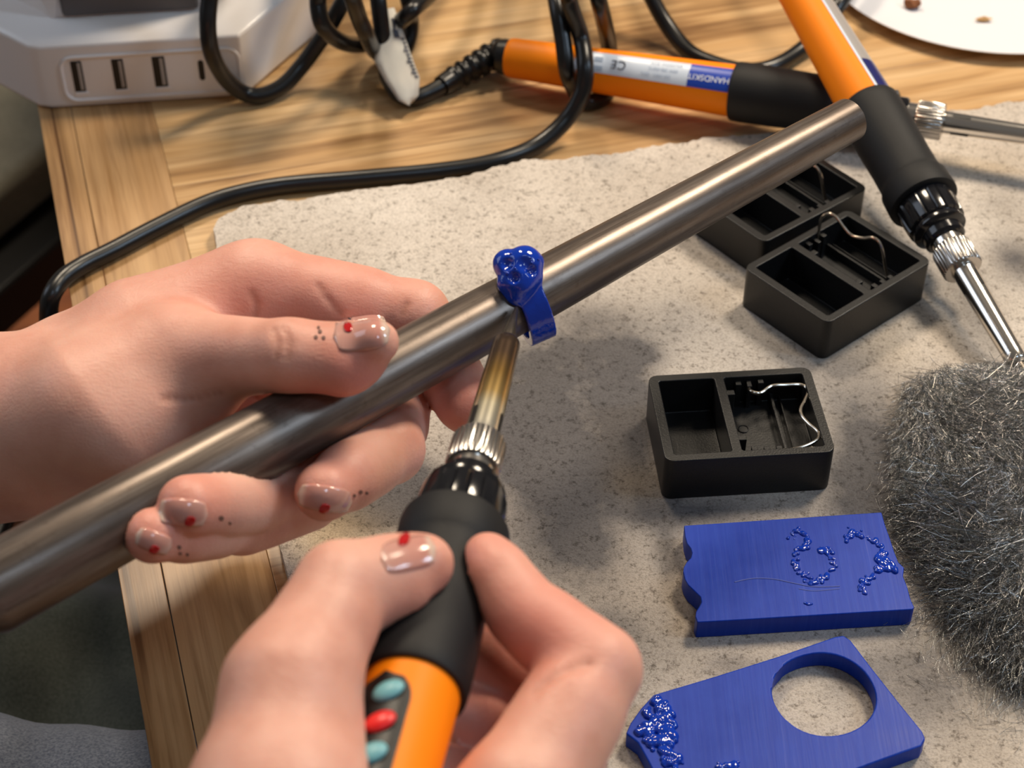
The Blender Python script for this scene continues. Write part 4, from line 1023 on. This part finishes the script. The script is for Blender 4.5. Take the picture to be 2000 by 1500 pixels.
RFd.prim(WR[0][0], T2[0][0], .020, T2[0][1], .012); RFd.prim(T2[0][0], T2[1][0], T2[0][1], T2[1][1], .010)
a_ = RJ(600, 1480, .378, .0125); b_ = RJ(800, 1660, .392, .0105); RFd.prim(a_[0], b_[0], a_[1], b_[1], .014); c_ = RJ(980, 1640, .388, .0105); RFd.prim(b_[0], c_[0], b_[1], c_[1], .014)
def finger2(J, k=.004):
    G = Field(RFd.lo, RFd.lo + (RFd.n - 1) * RFd.h, RFd.h); G.n = RFd.n; G.f = np.full(RFd.n, .05, np.float32); chain(G, J, k)
    for q in range(len(J) - 1):
        c_ = (J[q][0] + J[q + 1][0]) / 2; r_ = (J[q][1] + J[q + 1][1]) / 2 * 1.03; v_ = (J[q + 1][0] - J[q][0]) * .15; G.prim(c_ - v_, c_ + v_, r_, r_, .004)
    return G
G = finger2(T2[1:]); a_ = RJ(770, 1152, .399, .0076); G.prim(T2[2][0], a_[0], .0078, a_[1], .006); a_ = RJ(655, 1128, .389, .0066); G.prim(a_[0], a_[0] + 1e-5, a_[1], a_[1], .006)
a_ = RJ(835, 1098, .4015, .0058); G.prim(T2[3][0], a_[0], .0072, a_[1], .004); attach(RFd, G, .008)
for J, kk in ((I2, .004), (M2, .0014), (N2, .0012), (O2, .0012)): attach(RFd, finger2(J), kk)
Xr = [RFd.ax[0][:, None, None] - tail3[0], RFd.ax[1][None, :, None] - tail3[1], RFd.ax[2][None, None, :] - tail3[2]]
tt = Xr[0] * ax3[0] + Xr[1] * ax3[1] + Xr[2] * ax3[2]; q2 = Xr[0] ** 2 + Xr[1] ** 2 + Xr[2] ** 2 - tt * tt
RFd.f = np.maximum(RFd.f, -(np.sqrt(np.maximum(q2, 0)) - np.interp(tt, [0, z3(.108), z3(.112), z3(.15), z3(.17)], [.0100, .0128, .0140, .0137, .0151]) - .0001)).astype(np.float32); del Xr, tt, q2
groove(RFd, [(1150, 1292), (1110, 1300), (1070, 1322), (1045, 1345)], .0012, 1)
rv, rf = RFd.mesh()
# ---- one body mesh, skin tint: redder pads, knuckles and folds, and painted finger shade
def soft(V, pts, rad, s_):
    o = np.zeros(len(V))
    for p in pts: o = np.maximum(o, s_ * np.exp(-((V - p) ** 2).sum(1) / rad ** 2))
    return o
lt = np.maximum(soft(lv, [ix[3][0], ix[2][0]], .012, 1.0), 0); lt = np.maximum(lt, soft(lv, [mi[3][0], ri[3][0], pi[3][0]], .011, .75)); lt = np.maximum(lt, soft(lv, [LJ(690, 735, .436, .008)[0], LJ(650, 745, .436, .008)[0]], .011, 1.0))
lt = np.maximum(lt, soft(lv, [mi[2][0], ri[2][0], pi[2][0], ix[1][0]], .013, .35)); lt = np.maximum(lt, soft(lv, [LJ(560, 600, .46, .01)[0], LJ(690, 590, .48, .01)[0], LJ(450, 600, .45, .01)[0]], .022, .32))
rt = soft(rv, [I2[3][0], I2[2][0], M2[2][0], N2[2][0]], .014, .55); rt = np.maximum(rt, soft(rv, [RJ(1060, 1250, .4, 0)[0], RJ(1050, 1420, .42, 0)[0], M2[2][0], N2[2][0], M2[3][0]], .019, .75)); rt = np.maximum(rt, soft(rv, [T2[3][0]], .012, .35))  # the stronger tint paints in the shade between the right hand's fingers
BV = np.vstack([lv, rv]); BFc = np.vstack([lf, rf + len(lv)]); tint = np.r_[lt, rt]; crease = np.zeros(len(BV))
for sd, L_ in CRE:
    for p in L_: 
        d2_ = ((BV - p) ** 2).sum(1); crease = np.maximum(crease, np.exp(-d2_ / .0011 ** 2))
person = thing('person', 'person with red dotted nails gripping a steel rod and holding a soldering iron', 'person', (-.42, -.05, 0.0))
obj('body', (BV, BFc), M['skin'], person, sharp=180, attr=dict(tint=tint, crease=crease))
# ---- nails, polish hearts and small dots lie on the skin
def decal(F, x, y, a, b, ang, mat_, name, parent, lift=.00025, power=2.6, nu=14, nv=10, thick=.0003, bulge=0.0, d1=.62):
    c, s_ = math.cos(ang), math.sin(ang); V = []; al = []
    for j in range(nv + 1):
        for i in range(nu + 1):
            u = i / nu * 2 - 1; w = j / nv * 2 - 1; lim = (1 - abs(u) ** power) ** (1 / power) if abs(u) < 1 else 0.0; w2 = w * max(lim, .03)
            px, py = x + u * a * c - w2 * b * s_, y - u * a * s_ - w2 * b * c
            p = F.cast(px, py, .30, d1); V.append(p); al.append((u + 1) / 2)
    bad = [k for k, p in enumerate(V) if p is None]
    good = [k for k, p in enumerate(V) if p is not None]
    if not good: return None
    for k in bad: V[k] = V[min(good, key=lambda g: abs(g - k))]
    V = np.array(V); g = F.grad(V); uu = np.array(al) * 2 - 1; ww = np.tile(np.repeat(np.linspace(-1, 1, nv + 1), nu + 1), 1)
    V = V + g * (lift + bulge * np.maximum(0, 1 - uu ** 2) * np.maximum(0, 1 - ww ** 2))[:, None]
    Fc = [[j * (nu + 1) + i, j * (nu + 1) + i + 1, (j + 1) * (nu + 1) + i + 1, (j + 1) * (nu + 1) + i] for j in range(nv) for i in range(nu)]
    o = obj(name, (V, Fc), mat_, parent, sharp=180, attr=dict(along=al))
    if thick: sm_ = o.modifiers.new('thickness', 'SOLIDIFY'); sm_.thickness = thick; sm_.offset = 0
    return o
body_parts = [(LF, 706, 651, 55, 34, math.radians(8), (681, 643, 9, 10)), (LF, 634, 973, 53, 25, math.radians(172), (634, 991, 11, 9)), (LF, 357, 1001, 48, 27, math.radians(176), (371, 1016, 11, 9)), (LF, 300, 1057, 36, 20, math.radians(160), (301, 1071, 10, 8)), (RFd, 797, 1082, 54, 32, math.radians(12), (788, 1058, 15, 10))]
for (F, x, y, a, b, an, (hx_, hy_, ha, hb)) in body_parts:
    nl = decal(F, x, y, a, b, an, M['nail'], 'fingernail', person, lift=.00018, power=3.4, bulge=.0004, thick=.0002)
    h_ = decal(F, hx_, hy_, ha, hb, an + .6, M['polish'], 'nail_heart', nl, lift=.00078, power=1.6, nu=8, nv=6, thick=.0002)
    if h_: h_['label'] = 'red painted heart on the nail'
for (x, y, r_) in ((625, 648, 4), (617, 659, 4), (632, 660, 4), (622, 640, 3), (692, 968, 3), (704, 961, 4), (716, 963, 3), (432, 1012, 5), (449, 1022, 3), (350, 1069, 4), (352, 1081, 3), (366, 1083, 3)):
    decal(LF, x, y, r_, r_, 0, M['inkdot'], 'ink_dot', person, lift=.00012, power=2, nu=6, nv=5, thick=.0001)
# ---- the sweater (out of the frame, it shades the near left corner), lap cloth and denim below the table edge
l0 = fa[0][0] + (fa[1][0] - fa[0][0]) * .25; r0_ = WR[2][0] + (WR[1][0] - WR[2][0]) * .3
le = np.array([-.43, .17, .80]); re_ = np.array([-.15, .02, .80]); ls = np.array([-.60, -.04, 1.02]); rs = np.array([-.30, -.17, 1.02])
SW = [(l0, .031), (le, .046), (ls, .066), (rs, .066), (re_, .046), (r0_, .033), (np.array([-.46, -.13, .52]), .150), (np.array([-.45, -.11, .90]), .150), (np.array([-.45, -.10, 1.07]), .060)]
SF = Field(*bounds([(p, r) for p, r in SW], .04), .0065)
for i, j, k_ in ((0, 1, .01), (1, 2, .02), (5, 4, .01), (4, 3, .02), (2, 3, .05), (6, 7, .05), (7, 8, .05)): SF.prim(SW[i][0], SW[j][0], SW[i][1], SW[j][1], k_)
obj('sweater', SF.mesh(), M['darkcloth'], person, sharp=180)
def sheet(fn, nu, nv, th_):
    V = [fn(i / nu, j / nv) for j in range(nv + 1) for i in range(nu + 1)]
    F = [[j * (nu + 1) + i, j * (nu + 1) + i + 1, (j + 1) * (nu + 1) + i + 1, (j + 1) * (nu + 1) + i] for j in range(nv) for i in range(nu)]
    return np.array(V), F
def lap(u, v):
    p = W(-420 + 800 * u, 930 + 800 * v, -.16)
    z_ = .004 * math.sin(v * 13 + u * 5) + .0025 * math.sin(v * 25 - u * 9 + 1) - .05 * (2 * v - 1) ** 2 * .3 + .006 * math.sin(u * 12 + v * 5)
    return p + np.array([0, 0, z_ - .05 * max(0, .35 - v) / .35])
o = obj('dark_trousers', sheet(lap, 48, 56, .01), M['darkcloth'], person, sharp=180); sm = o.modifiers.new('thickness', 'SOLIDIFY'); sm.thickness = .008
j0 = W(-260, 1690, -.13); j1 = W(420, 1765, -.13); jd = nrm(j1 - j0)
def jean(t, a_): 
    c_ = j0 + (j1 - j0) * t; up = np.array([0, 0, 1.0]); sd_ = np.cross(jd, up); r_ = .062 + .0012 * math.sin(t * 9) + .0008 * math.sin(t * 23 + a_ * 3)
    return c_ + r_ * (math.cos(a_) * sd_ + math.sin(a_) * up)
o = obj('denim_leg', sheet(lambda u, v: jean(-.3 + 1.6 * u, v * 2 * math.pi), 40, 40, .01), M['denim'], person, sharp=180)
